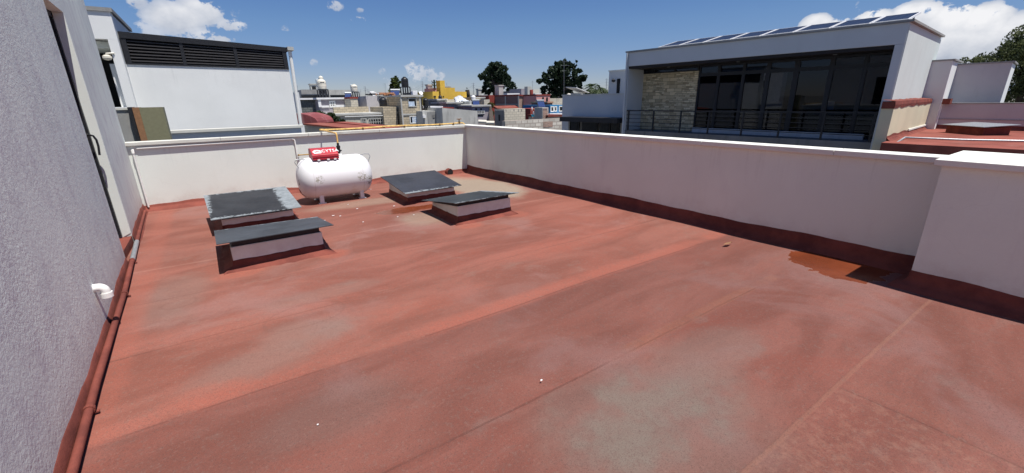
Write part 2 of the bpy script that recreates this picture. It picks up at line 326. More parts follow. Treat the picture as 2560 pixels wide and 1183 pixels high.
MT['rubble'] = masonry('whitewashed_rubble', (.60, .57, .50), (.38, .33, .29), .6, .3, .3, .04, .3)
MT['yellow'] = stucco('yellow_wall_paint', (.72, .47, .08), .12, 10, .1, .01, .35, (.55, .36, .06))
MT['pink'] = stucco('pink_wall_paint', (.66, .33, .30), .06, 10, .1, .01, .1)
MT['red'] = stucco('dark_red_wall_paint', (.26, .055, .045), .15, 10, .1, .01, .3)
MT['blue'] = stucco('blue_wall_paint', (.05, .22, .42), .1, 10, .1, .01, .1)
MT['beige'] = stucco('yellowish_beige_render', (.62, .585, .42), .08, 40, .2, .01, .3, (.45, .44, .34))
MT['olive'] = plain('olive_paint', (.20, .195, .12), .8, 0, .05, 20)
MT['rust'] = plain('brown_rusty_sheet', (.27, .14, .07), .85, 0, .1, 20)
MT['black'] = plain('black_painted_metal', (.018, .019, .023), .5, 0, .2, 30)
MT['dark'] = plain('dark_opening', (.012, .012, .014), .8, 0, .1)
MT['pvc'] = plain('white_pvc', (.80, .80, .77), .3, 0, .02, 20, .5)
MT['whitepaint'] = plain('white_enamel', (.80, .80, .80), .35, 0, .03, 10, .5)
MT['yellowpipe'] = plain('yellow_gas_pipe_paint', (.72, .46, .14), .55, 0, .18, 14)
MT['galv'] = plain('galvanised_steel', (.36, .38, .40), .45, .5, .15, 40)
MT['brass'] = plain('old_brass', (.20, .12, .05), .5, .6, .2, 60)
MT['plastic_black'] = plain('black_polyethylene', (.016, .016, .018), .42, 0, .1)
MT['tinaco'] = plain('cream_polyethylene', (.66, .63, .54), .5, 0, .05)
MT['redmetal'] = plain('red_enamel', (.42, .03, .045), .42, 0, .12, 18)
MT['letters'] = plain('white_lettering', (.85, .85, .85), .5, 0, .02)
MT['woodbark'] = plain('bark', (.07, .055, .045), .9, 0, .3)
MT['leaf_dark'] = foliage('dark_leaves', (.010, .020, .010), (.022, .042, .018))
MT['leaf_mid'] = foliage('green_leaves', (.018, .034, .012), (.050, .075, .026))
MT['leaf_olive'] = foliage('olive_leaves', (.035, .048, .018), (.12, .14, .055))
MT['leaf_conifer'] = foliage('conifer_needles', (.018, .035, .008), (.075, .095, .018))
MT['leaf_yellow'] = foliage('yellowed_creeper_leaves', (.02, .025, .01), (.09, .085, .025))
MT['ground'] = stucco('town_ground', (.16, .15, .13), .3, 3, .2, .02, .5, (.08, .09, .06), False)
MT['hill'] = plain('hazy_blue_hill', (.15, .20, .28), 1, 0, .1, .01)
MT['glass'] = glass_mat('smoked_glass', .45, .015, 1.42)
MT['glass_house'] = plain('dark_window_glass', (.015, .018, .022), .08, 0, .1)
MT['solar'] = None
def solar_mat():
    g = G('photovoltaic_cells'); tc = g.N.new('ShaderNodeTexCoord'); sp = g.N.new('ShaderNodeSeparateXYZ'); g.L.new(tc.outputs['Object'], sp.inputs[0])
    def gl(v, per, w):
        fr = g.mth('FRACT', g.mth('MULTIPLY', v, 1/per)); return g.mth('LESS_THAN', fr, w)
    ln = g.mth('MAXIMUM', gl(sp.outputs[0], .165, .07), gl(sp.outputs[1], .33, .025))
    c = g.mix(ln, (.012, .016, .034), (.07, .08, .11)); return g.out(c, .35, spec=.25)
MT['solar'] = solar_mat()
def lid_mat(name, base, worn, x0, x1, y0, y1, bands, scr=.35):
    """black painted sheet with paint worn to bare galvanised along given sides (world coordinates)"""
    g = G(name); x, y, z = g.xyz(); n = g.noise(14, 6, .7); n2 = g.noise(60, 4, .7); big = g.noise(2.2, 4, .6)
    nz = g.mth('MULTIPLY', g.mth('SUBTRACT', g.mth('ADD', g.mth('MULTIPLY', n, .6), g.mth('MULTIPLY', n2, .4)), .5), .42)
    m = None
    for side, w in bands.items():
        d = {'L': lambda: g.mth('SUBTRACT', x, x0), 'R': lambda: g.mth('SUBTRACT', x1, x), 'F': lambda: g.mth('SUBTRACT', y, y0), 'B': lambda: g.mth('SUBTRACT', y1, y)}[side]()
        q = g.ramp(g.mth('ADD', d, nz), w+.012, w-.012); m = q if m is None else g.mth('MAXIMUM', m, q)
    c = g.mix(g.ramp(big, .35, .65), base, c_mul(base, 1.7))
    sc = g.ramp(g.noise(9, 5, .72, g.scale(g.pos(), (1, 2.4, 1))), .70, .73)
    c = g.mix(g.mth('MULTIPLY', sc, scr*2, clamp=True), c, worn)
    c = g.mix(g.mth('MULTIPLY', g.ramp(n2, .5, .7), .15), c, (.10, .11, .12))
    rough = .5
    if m is not None:
        wc = g.mix(g.ramp(n, .4, .6), worn, c_mul(worn, .75)); c = g.mix(m, c, wc)
    return g.out(c, g.mth('ADD', .42, g.mth('MULTIPLY', n, .25)), spec=.45)
def tank_mat():
    g = G('scratched_white_tank_paint'); x, y, z = g.xyz()
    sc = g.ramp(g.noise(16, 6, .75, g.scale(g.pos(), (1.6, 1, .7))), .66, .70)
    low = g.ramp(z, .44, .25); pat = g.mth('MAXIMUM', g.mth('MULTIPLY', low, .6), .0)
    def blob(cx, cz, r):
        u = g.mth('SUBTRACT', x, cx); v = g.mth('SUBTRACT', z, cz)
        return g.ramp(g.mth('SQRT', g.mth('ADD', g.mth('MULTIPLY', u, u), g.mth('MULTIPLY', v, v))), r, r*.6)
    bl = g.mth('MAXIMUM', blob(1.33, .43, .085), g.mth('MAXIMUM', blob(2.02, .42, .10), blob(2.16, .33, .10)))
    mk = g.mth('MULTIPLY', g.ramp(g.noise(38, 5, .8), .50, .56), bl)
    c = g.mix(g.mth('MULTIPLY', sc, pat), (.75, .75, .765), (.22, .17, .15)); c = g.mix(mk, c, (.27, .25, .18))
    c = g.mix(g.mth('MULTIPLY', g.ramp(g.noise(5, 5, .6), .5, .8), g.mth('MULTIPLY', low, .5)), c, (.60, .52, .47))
    seam_ = g.mth('MAXIMUM', g.ramp(g.mth('ABSOLUTE', g.mth('SUBTRACT', x, 1.25)), .007, .003), g.ramp(g.mth('ABSOLUTE', g.mth('SUBTRACT', x, 2.05)), .007, .003))
    c = g.mix(g.mth('MULTIPLY', seam_, .3), c, (.45, .42, .40))
    g.bump(seam_, .5, .004)
    return g.out(c, .48, spec=.35)
MT['tank'] = tank_mat()
def stone_mat():
    g = G('beige_stone_cladding'); x, y, z = g.xyz()
    cb = g.N.new('ShaderNodeCombineXYZ'); g.L.new(g.mth('ADD', y, g.mth('MULTIPLY', g.mth('FLOOR', g.mth('MULTIPLY', z, 7)), 2.37)), cb.inputs[0]); g.L.new(g.mth('MULTIPLY', z, 1), cb.inputs[1])
    b = g.N.new('ShaderNodeTexBrick'); g.L.new(cb.outputs[0], b.inputs['Vector']); b.inputs['Scale'].default_value = 1
    b.inputs['Brick Width'].default_value = .34; b.inputs['Row Height'].default_value = 1/7; b.inputs['Mortar Size'].default_value = .006; b.offset = .37
    b.inputs['Color1'].default_value = (.80, .66, .42, 1); b.inputs['Color2'].default_value = (.38, .30, .18, 1); b.inputs['Mortar'].default_value = (.13, .105, .065, 1)
    b2 = g.N.new('ShaderNodeTexBrick'); g.L.new(cb.outputs[0], b2.inputs['Vector']); b2.inputs['Scale'].default_value = 1; b2.offset = .3
    b2.inputs['Brick Width'].default_value = .23; b2.inputs['Row Height'].default_value = 1/14; b2.inputs['Mortar Size'].default_value = .006
    b2.inputs['Color1'].default_value = (.86, .74, .50, 1); b2.inputs['Color2'].default_value = (.34, .26, .15, 1); b2.inputs['Mortar'].default_value = (.13, .105, .065, 1)
    c = g.mix(g.mth('GREATER_THAN', g.noise(1.4, 1, .5), .5), b.outputs[0], b2.outputs[0])
    c = g.mix(g.mth('MULTIPLY', g.ramp(g.noise(3.1, 5, .7), .4, .65), .35), c, (.62, .54, .37))
    g.bump(g.mth('ADD', b.outputs['Fac'], g.mth('MULTIPLY', g.noise(8, 4), -1.2)), -.5, .02); return g.out(c, .9, spec=.2)
MT['stone'] = stone_mat()

# ---------------------------------------------------------------- mesh helpers
class MB:
    def __init__(s, T=None): s.v = []; s.f = []; s.T = T
    def add(s, vs, fs):
        b = len(s.v)
        for p in vs:
            p = Vector(p); s.v.append(s.T(p) if s.T else p)
        s.f += [tuple(b+i for i in f) for f in fs]; return s
    def hexa(s, p):      # 8 points: bottom 4 ccw, top 4 ccw
        return s.add(p, [(0, 3, 2, 1), (4, 5, 6, 7), (0, 1, 5, 4), (1, 2, 6, 5), (2, 3, 7, 6), (3, 0, 4, 7)])
    def box(s, a, b):
        x0, x1 = sorted((a[0], b[0])); y0, y1 = sorted((a[1], b[1])); z0, z1 = sorted((a[2], b[2]))
        return s.hexa([(x0, y0, z0), (x1, y0, z0), (x1, y1, z0), (x0, y1, z0), (x0, y0, z1), (x1, y0, z1), (x1, y1, z1), (x0, y1, z1)])
    def prism(s, pts, h):  # pts list of 3d points (planar), h extrusion vector
        n = len(pts); h = Vector(h); vs = [Vector(p) for p in pts]+[Vector(p)+h for p in pts]
        return s.add(vs, [tuple(range(n))[::-1], tuple(range(n, 2*n))]+[(i, (i+1) % n, n+(i+1) % n, n+i) for i in range(n)])
    def tube(s, pts, r, seg=10, cap=True, radii=None):
        pts = [Vector(p) for p in pts]; n = len(pts); vs = []; prev = None
        for i, p in enumerate(pts):
            t = (pts[min(i+1, n-1)]-pts[max(i-1, 0)]).normalized()
            if prev is None: a = t.orthogonal().normalized()
            else: a = (prev - t*prev.dot(t)).normalized()
            prev = a; b = t.cross(a); rr = radii[i] if radii else r
            vs += [p+(a*math.cos(2*math.pi*k/seg)+b*math.sin(2*math.pi*k/seg))*rr for k in range(seg)]
        fs = [(i*seg+k, i*seg+(k+1) % seg, (i+1)*seg+(k+1) % seg, (i+1)*seg+k) for i in range(n-1) for k in range(seg)]
        if cap: fs += [tuple(range(seg))[::-1], tuple((n-1)*seg+k for k in range(seg))]
        return s.add(vs, fs)
    def lathe(s, prof, org=(0, 0, 0), axis='Z', seg=32):
        vs = []; o = Vector(org)
        for r, h in prof:
            for k in range(seg):
                a = 2*math.pi*k/seg; c_, s_ = r*math.cos(a), r*math.sin(a)
                vs.append(o+(Vector((c_, s_, h)) if axis == 'Z' else Vector((h, c_, s_)) if axis == 'X' else Vector((s_, h, c_))))
        n = len(prof); fs = [(i*seg+k, i*seg+(k+1) % seg, (i+1)*seg+(k+1) % seg, (i+1)*seg+k) for i in range(n-1) for k in range(seg)]
        fs += [tuple(range(seg))[::-1], tuple((n-1)*seg+k for k in range(seg))]
        return s.add(vs, fs)
    def build(s, name, mat, parent=None, org=None, smooth=False, bevel=0):
        if org is None:
            if parent is not None: org = parent.matrix_world.translation if False else WORG.get(parent.name, Vector((0, 0, 0)))
            elif s.v:
                xs = [p.x for p in s.v]; ys = [p.y for p in s.v]; zs = [p.z for p in s.v]
                org = Vector(((min(xs)+max(xs))/2, (min(ys)+max(ys))/2, min(zs)))
            else: org = Vector((0, 0, 0))
        org = Vector(org)
        me = bpy.data.meshes.new(name); me.from_pydata([tuple(p-org) for p in s.v], [], s.f); me.validate(); me.update()
        bm = bmesh.new(); bm.from_mesh(me); bmesh.ops.recalc_face_normals(bm, faces=bm.faces); bm.to_mesh(me); bm.free()
        me.materials.append(mat)
        o = bpy.data.objects.new(name, me); COL.objects.link(o)
        if parent is not None:
            o.parent = parent; o.location = org - WORG.get(parent.name, Vector((0, 0, 0)))
        else: o.location = org
        WORG[o.name] = org.copy()
        if smooth:
            for p in me.polygons: p.use_smooth = True
            if smooth != 'all': me.set_sharp_from_angle(angle=R_(40))
        if bevel:
            md = o.modifiers.new('bevel', 'BEVEL'); md.width = bevel; md.segments = 2; md.limit_method = 'ANGLE'
        return o
WORG = {}
def tag(o, label=None, cat=None, group=None, kind=None):
    if label: o['label'] = label
    if cat: o['category'] = cat
    if group: o['group'] = group
    if kind: o['kind'] = kind
    return o
def thing(name, loc, label, cat, group=None):
    o = bpy.data.objects.new(name, None); COL.objects.link(o); o.location = loc; o.empty_display_size = .2
    WORG[o.name] = Vector(loc); return tag(o, label, cat, group)
def lerp(a, b, t): return Vector(a)*(1-t)+Vector(b)*t

# ================================================================ SETTING
tag(MB().add([(-4000, -4000, -8.5), (4000, -4000, -8.5), (4000, 4000, -8.5), (-4000, 4000, -8.5)], [(0, 1, 2, 3)]).build('ground', MT['ground'], org=(0, 0, -8.5)), kind='structure')
def hills():
    m = MB()
    for k in range(120):
        pass
    pts = []; random.seed(11)
    n = 160
    for i in range(n+1):
        a = R_(-40+150*i/n); d = 3400
        h = 20+22*math.sin(i*.21)+14*math.sin(i*.47+1)+8*math.sin(i*.93)+45*math.exp(-((i-34)/9)**2)
        pts.append((math.sin(a), math.cos(a), d, max(h, 6)))
    vs = []; fs = []
    for (sx_, cx_, d, h) in pts:
        for dd, hh in ((-500, -8.6), (-200, h*.55), (0, h), (400, -8.6)): vs.append(((d+dd)*sx_, (d+dd)*cx_, hh))
    for i in range(n):
        for j in range(3): fs.append((i*4+j, i*4+j+1, (i+1)*4+j+1, (i+1)*4+j))
    m.add(vs, fs); tag(m.build('hills', MT['hill'], org=(0, 3000, -8.5), smooth='all'), kind='structure')
hills()

# roof deck
XW0, XW1 = 4.98, 5.34          # parapet wall inner face at y=9.15 and y=.87
YB = 9.15                      # back wall inner face
def xr(y): return XW0+(XW1-XW0)*(YB-y)/(YB-.87)
def xl(y): return -1.17+(9.15-y)*.044
def deck():
    m = MB(); nx, ny = 60, 100; vs = []; fs = []
    random.seed(3)
    for j in range(ny+1):
        y = -3+j*(YB+.05+3)/ny
        a, b = xl(y)-.04, xr(y)+.04
        for i in range(nx+1):
            x = a+(b-a)*i/nx
            z = 0.006*math.sin(x*2.1+y*.7)+.005*math.sin(y*3.3+x*.6)
            vs.append((x, y, z-.011))
    for j in range(ny):
        for i in range(nx): fs.append((j*(nx+1)+i, j*(nx+1)+i+1, (j+1)*(nx+1)+i+1, (j+1)*(nx+1)+i))
    m.add(vs, fs); tag(m.build('roof_deck', MT['floor'], org=(2, 3, 0), smooth='all'), kind='structure')
deck()

def coving(parent, p0, p1, inward, h=.17, d=.13, seed=1, n=160, name='red_skirting', mat='redcoat', amp=.02, turn=None):
    """red waterproof skirting curving from wall to deck, uneven painted top edge"""
    p0, p1, inward = Vector(p0), Vector(p1), Vector(inward).normalized(); rnd = random.Random(seed)
    m = MB(); vs = []; fs = []; hh = h; k = 7; ph = [rnd.uniform(0, 6) for _ in range(4)]
    samples = [(lerp(p0, p1, i/n), inward, (p1-p0).length*i/n) for i in range(n+1)]
    if turn:
        q1, in2 = Vector(turn[0]), Vector(turn[1]); samples = [q for k_, q in enumerate(samples) if k_ % 8 == 0 and k_ < n]
        L0 = (p1-p0).length; samples.append((p1, inward+in2, L0)); samples += [(lerp(p1, q1, i/n), in2, L0+(q1-p1).length*i/n) for i in range(1, n+1)]
    n = len(samples)-1
    for (b, inward, L) in samples:
        hh = h + amp*(math.sin(L*2.3+ph[0])+.6*math.sin(L*5.1+ph[1])+.35*math.sin(L*13+ph[2])) + rnd.uniform(-.1, .1)*amp
        dd = d*(1+.15*math.sin(L*1.7+ph[3]))
        prof = [(.0, hh+.002), (.005, hh-.002), (.008, hh*.62), (.02, hh*.38), (dd*.45, hh*.13), (dd*.8, .012), (dd*1.15, -.02)]
        for (q, z) in prof: vs.append(b+inward*q+Vector((0, 0, z)))
    for i in range(n):
        for j in range(k-1): fs.append((i*k+j, i*k+j+1, (i+1)*k+j+1, (i+1)*k+j))
    m.add(vs, fs); return m.build(name, MT[mat], parent, smooth='all')

# back parapet
bw = thing('parapet_wall', (2, YB, 0), 'cream painted roof parapet behind the white gas tank', 'wall')
MB().box((-1.25, YB, -1), (5.2, YB+.14, 1.045)).build('wall', MT['wall'], bw)
m = MB(); segs = [-1.19, .1, 1.52, 2.9, 4.2, 4.93]
for a, b in zip(segs, segs[1:]): m.box((a+.002, YB-.05, 1.046), (b-.002, YB+.19, 1.10))
m.build('coping', MT['coping'], bw, bevel=.004)
coving(bw, (-1.2, YB, 0), (4.98, YB, 0), (0, -1, 0), .085, .12, 5, amp=.014)
# right parapet
rw = thing('parapet_wall', (5.2, 4, 0), 'long shaded mauve parapet wall along the right side', 'wall')
y0, y1 = .3, YB+.14
MB().hexa([(xr(y0), y0, -1), (xr(y0)+.15, y0, -1), (xr(y1)+.15, y1, -1), (xr(y1), y1, -1), (xr(y0), y0, 1.045), (xr(y0)+.15, y0, 1.045), (xr(y1)+.15, y1, 1.045), (xr(y1), y1, 1.045)]).build('wall', MT['parapet'], rw)
m = MB(); ys = [y0, 1.75, 3.2, 4.6, 6.1, 7.6, YB+.19]
for a, b in zip(ys, ys[1:]):
    a += .002; b -= .002; q = 1.046; t = 1.10+.0
    m.hexa([(xr(a)-.05, a, q), (xr(a)+.2, a, q), (xr(b)+.2, b, q), (xr(b)-.05, b, q), (xr(a)-.05, a, t), (xr(a)+.2, a, t), (xr(b)+.2, b, t), (xr(b)-.05, b, t)])
m.build('coping', MT['coping_white'], rw, bevel=.004)
coving(rw, (xr(YB), YB, 0), (xr(.4), .4, 0), (-1, -.04, 0), .15, .10, 9, 260, amp=.008)
# pillar / thicker wall bottom right
PX, PY = 4.92, .86
pw = thing('parapet_wall', (5.2, -1, 0), 'thicker mauve parapet block with wide pale coping at the right edge', 'wall')
MB().box((PX, -4.5, -1), (5.75, PY, 1.075)).build('wall', MT['parapet'], pw)
MB().box((PX-.05, -4.55, 1.076), (5.8, PY+.045, 1.125)).build('coping', MT['coping_white'], pw, bevel=.004)
coving(pw, (xr(PY), PY, 0), (PX, PY, 0), (0, 1, 0), .13, .10, 14, amp=.008, turn=((PX, -4.5, 0), (-1, 0, 0)))

# ---- stair house on the left (grey stucco) with recessed door
hs = thing('stair_house', (-2.5, 5, 0), 'tall grey rough stucco wall with a recessed black door at left', 'building')
def hw(y, d=0): return xl(y)-d
DY0, DY1 = at(209, 320, x=xl(6.0)).y, at(244, 310, x=xl(6.9)).y
print('door', DY0, DY1, at(159, 32, x=xl(6.9)))
DY0, DY1 = DY0, DY1          # door opening along the wall
dn = at(311, 632, x=hw(6.0)); 
m = MB()
def wslab(m, ya, yb, z0, z1, th=.24):
    m.hexa([(hw(ya)-th, ya, z0), (hw(ya), ya, z0), (hw(yb), yb, z0), (hw(yb)-th, yb, z0), (hw(ya)-th, ya, z1), (hw(ya), ya, z1), (hw(yb), yb, z1), (hw(yb)-th, yb, z1)])
DH = at(159, 32, x=xl(DY1)).z
wslab(m, -5, DY0, -1, 5.0)
wslab(m, DY0, DY1, DH, 5.0)
wslab(m, DY1, 9.2, -1, 5.0)
m.build('wall', MT['house'], hs)
m = MB()
m.box((-5, -5, -1), (hw(-5)-.26, 9.19, 4.98))
# carve door niche visually: body starts behind the door leaf
m.v = [v for v in m.v]
mm = MB(); mm.box((-5, -5, -1), (-1.50, 9.19, 5.0)); mm.build('core', MT['house'], hs)
MB().box((-1.44, DY0+.002, .10), (hw(DY1)-.001, DY1-.007, .0)).build('threshold', MT['redcoat'], hs)
# sunlit painted reveal of the far jamb and soffit
MB().hexa([(hw(DY1)-.145, DY1-.006, .07), (hw(DY1)-.004, DY1-.006, .14), (hw(DY1)-.004, DY1-.001, .14), (hw(DY1)-.145, DY1-.001, .07),
           (hw(DY1)-.145, DY1-.006, DH-.001), (hw(DY1)-.004, DY1-.006, DH-.001), (hw(DY1)-.004, DY1-.001, DH-.001), (hw(DY1)-.145, DY1-.001, DH-.001)]).build('door_reveal', MT['wall'], hs)
door = MB(); dx = hw(6.5)-.15
door.box((dx-.04, DY0-.05, .125), (dx+.0, DY1, DH-.06)); do = door.build('door', MT['black'], hs)
fr = MB(); fr.box((dx+.001, DY0-.02, .122), (dx+.035, DY0+.05, DH)); fr.box((dx+.001, DY1-.06, .122), (dx+.045, DY1-.008, DH)); fr.box((dx+.001, DY0, DH-.06), (dx+.045, DY1-.01, DH-.002)); fr.build('frame', MT['black'], do)
# lever handle near the opening side
hy = DY1-.22; hz = 1.3
coving(hs, (hw(-3), -3, 0), (hw(DY0), DY0, 0), (1, 0, 0), .085, .035, 21, 200, amp=.012)
coving(hs, (hw(DY1), DY1, 0), (hw(9.15), 9.15, 0), (1, 0, 0), .12, .05, 23, 60, amp=.014)

# ================================================================ FITTINGS ON THE ROOF
def door_handle():
    X0 = dx+.05; b = at(221, 337, x=X0); print('handle', b, DY0, DY1); m = MB()
    m.tube([Vector((dx, b.y, b.z)), b], .013, 8); m.box((dx+.001, b.y-.022, b.z-.12), (dx+.014, b.y+.022, b.z+.05))
    q = [b, at(233, 340, y=b.y+.01), at(241, 350, y=b.y+.01), at(246, 366, y=b.y+.01), at(249, 388, y=b.y+.01)]
    m.tube(q, .011, 8); m.build('handle', MT['black'], do, smooth=True)
door_handle()

# PVC elbow
def elbow():
    P = at(229, 722, x=hw(4.4)); 
    t = thing('vent_elbow', P, 'white plastic pipe elbow sticking out of grey stucco wall', 'pipe')
    c = []; r = .030; R = .040
    c.append(P+Vector((-.03, 0, 0))); c.append(P+Vector((.03, 0, 0)))
    for i in range(1, 9):
        a = math.pi/2*i/8; c.append(P+Vector((.03+R*math.sin(a), 0, -R*(1-math.cos(a)))))
    c.append(c[-1]+Vector((0, 0, -.012)))
    MB().tube(c, r, 20).build('pipe', MT['pvc'], t, smooth=True)
    e = c[-1]; MB().lathe([(r+.001, 0), (r+.007, .003), (r+.007, -.035), (r-.002, -.036), (r-.004, -.01)], e).build('socket', MT['pvc'], t, smooth=True)
elbow()
# red painted pipe along the wall base, with clamps
t = thing('floor_pipe', (xl(5)+.1, 5, .03), 'long red painted conduit running along the wall base', 'pipe')
pipe = [(at(362, 528, z=.03)), (at(343, 600, z=.035)), (at(310, 735, z=.035)), (at(240, 960, z=.035)), at(180, 1183, z=.035)]
d_ = (pipe[-1]-pipe[-2]).normalized(); pipe.append(pipe[-1]+d_*4)
MB().tube(pipe, .021, 12).build('pipe', MT['redcoat'], t, smooth=True)
g0, g1 = at(342, 604, z=.035), at(331, 650, z=.035)
MB().tube([g0, g1], .025, 12).build('bare_sleeve', MT['galv'], t, smooth=True)
for (px, py) in ((311, 735), (223, 1024), (330, 652)):
    p = at(px, py, z=.035); q = Vector((d_.x, d_.y, 0)).normalized(); s_ = Vector((-q.y, q.x, 0))
    m = MB(); m.tube([p-q*.014, p+q*.014], .027, 12)
    m.hexa([p+s_*a+q*b+Vector((0, 0, c)) for c in (-.03, -.022) for a, b in ((-.038, -.010), (.038, -.010), (.038, .010), (-.038, .010))]); m.build('clamp', MT['redcoat'], t)
# white downpipe in the corner and thin conduit below the coping
t = thing('corner_pipe', (-1.05, 9.1, 0), 'thin white vertical pipe in the left wall corner', 'pipe')
a, b = at(331, 376, y=9.08), at(367, 519, y=9.08)
MB().tube([(a.x, 9.08, a.z+.0), (a.x, 9.08, .05)], .013, 10).build('pipe', MT['pvc'], t, smooth=True)
MB().tube([(a.x, 9.15, a.z), (a.x, 9.08, a.z), (a.x, 9.08, a.z-.05)], .019, 10).build('elbow', MT['pvc'], t, smooth=True)
t = thing('conduit', (.5, 9.1, 1), 'white conduit below the coping dropping behind the gas tank', 'pipe')
a = at(343, 376, y=9.12); b = at(736, 348, y=9.12); c = at(745, 400, y=9.12)
MB().tube([(a.x, 9.125, 1.0), (b.x-.04, 9.125, 1.012), (b.x-.01, 9.125, 1.0), (b.x, 9.125, .97), (b.x, 9.125, .5)], .014, 10).build('pipe', MT['pvc'], t, smooth=True)

# ---- skylights
def skylight(label, cx0, cx1, cy0, cy1, zf, zb, lid, lmat, wallm, gap, flip, grp='roof skylights with tilted metal lids'):
    t = thing('skylight', ((cx0+cx1)/2, (cy0+cy1)/2, 0), label, 'skylight', grp)
    zr = .105
    # red painted base of the curb and white upper part
    m = MB(); e = .004
    def ring(m, z0f, z0b, z1f, z1b, ex):
        m.hexa([(cx0-ex, cy0-ex, z0f), (cx1+ex, cy0-ex, z0f), (cx1+ex, cy1+ex, z0b), (cx0-ex, cy1+ex, z0b), (cx0-ex, cy0-ex, z1f), (cx1+ex, cy0-ex, z1f), (cx1+ex, cy1+ex, z1b), (cx0-ex, cy1+ex, z1b)])
    ring(m, -.03, -.03, zf, zb, 0); m.build('curb', MT[wallm], t, bevel=.006)
    # wavy red flashing
    rnd = random.Random(int(cx0*100)); vs = []; fs = []; k = 7
    corners = [(cx0, cy0), (cx1, cy0), (cx1, cy1), (cx0, cy1)]; nor = [(0, -1), (1, 0), (0, 1), (-1, 0)]
    pts = []
    for s_ in range(4):
        A, B = corners[s_], corners[(s_+1) % 4]
        for i in range(14):
            q = i/13; P = (A[0]*(1-q)+B[0]*q, A[1]*(1-q)+B[1]*q)
            nx, ny = nor[s_]
            if i == 0: pn = nor[s_-1]; nx, ny = nx+pn[0], ny+pn[1]
            if i == 13: pn = nor[(s_+1) % 4]; nx, ny = nx+pn[0], ny+pn[1]
            pts.append((P, (nx, ny)))
    n = len(pts)
    for (P, nn) in pts:
        h = zr*(.85 if s_ else 1)+rnd.uniform(-.006, .006); w = .07+rnd.uniform(-.012, .02)
        for (q, z) in ((.0005, h+.001), (.005, h-.002), (.007, h*.6), (.014, h*.3), (w*.5, .014), (w, .002), (w*1.5, -.025)): vs.append((P[0]+nn[0]*q, P[1]+nn[1]*q, z))
    for i in range(n):
        for j in range(k-1): fs.append((i*k+j, i*k+j+1, ((i+1) % n)*k+j+1, ((i+1) % n)*k+j))
    MB().add(vs, fs).build('flashing', MT['redcoat'], t, smooth='all')
    LF, RF, RB, LB = [Vector(p) for p in lid]
    dz = Vector((0, 0, .004))
    # louvre frame under the lid
    if gap:
        i_ = .02
        def lz(x, y):
            u = (x-LF.x)/(RF.x-LF.x); v = (y-LF.y)/(LB.y-LF.y)
            return (LF.z*(1-u)+RF.z*u)*(1-v)+(LB.z*(1-u)+RB.z*u)*v
        m = MB(); cs = [(cx0+i_, cy0+i_), (cx1-i_, cy0+i_), (cx1-i_, cy1-i_), (cx0+i_, cy1-i_)]
        zz = [zf-.01, zf-.01, zb-.01, zb-.01]
        m.hexa([(c[0], c[1], z) for c, z in zip(cs, zz)]+[(c[0], c[1], max(lz(*c)-.004, z+.003)) for c, z in zip(cs, zz)]); m.build('frame', MT['black'], t)
    MB().hexa([LF-dz, RF-dz, RB-dz, LB-dz, LF+dz, RF+dz, RB+dz, LB+dz]).build('lid', lmat, t)
    return t
W = (.25, .28, .30)
lm1 = lid_mat('worn_lid_paint_a', (.020, .021, .023), W, -.24, .86, 6.60, 7.80, {'R': .21, 'F': .055, 'B': .045, 'L': .02})
lm2 = lid_mat('lid_paint_b', (.030, .035, .042), W, -.2, .96, 4.9, 6.1, {'B': .02}, .15)
lm3 = lid_mat('lid_paint_c', (.021, .023, .030), W, 2.4, 3.55, 6.68, 7.9, {'F': .045}, .25)
lm4 = lid_mat('lid_paint_d', (.018, .022, .023), W, 2.5, 3.66, 5.05, 6.2, {'R': .10, 'F': .015, 'B': .04}, .3)
bl = [at(527, 551, y=6.60), at(754, 518, y=6.66), at(713, 466.5, y=7.80), at(509, 489.5, y=7.76)]
skylight('rear left skylight whose black lid is peeled to bare metal at its right side', -.12, .76, 6.77, 7.66, .17, .30, bl, lm1, 'wall', True, False)
fl = [at(541, 612, y=4.93), at(834, 563, y=4.98), at(793, 542.5, y=6.12), at(535, 578, y=6.08)]
skylight('front left skylight with dull slate lid and mauve curb', -.07, .825, 5.09, 5.98, .235, .14, fl, lm2, 'parapet', True, True)
br_ = [at(1013.5, 485.4, y=6.66), at(1153.9, 463.4, y=6.74), at(1086.3, 426.2, y=7.92), at(951, 442.3, y=7.87)]
skylight('rear right skylight with clean black lid near the wall corner', 2.54, 3.43, 6.84, 7.76, .155, .29, br_, lm3, 'wall', True, False)
fr_ = [at(1138, 509, y=5.04), at(1298, 482, y=5.10), at(1204, 477, y=6.20), at(1053, 501.5, y=6.14)]
skylight('front right skylight with glossy black lid and grey worn right edge', 2.64, 3.54, 5.20, 6.06, .235, .14, fr_, lm4, 'parapet', True, True)

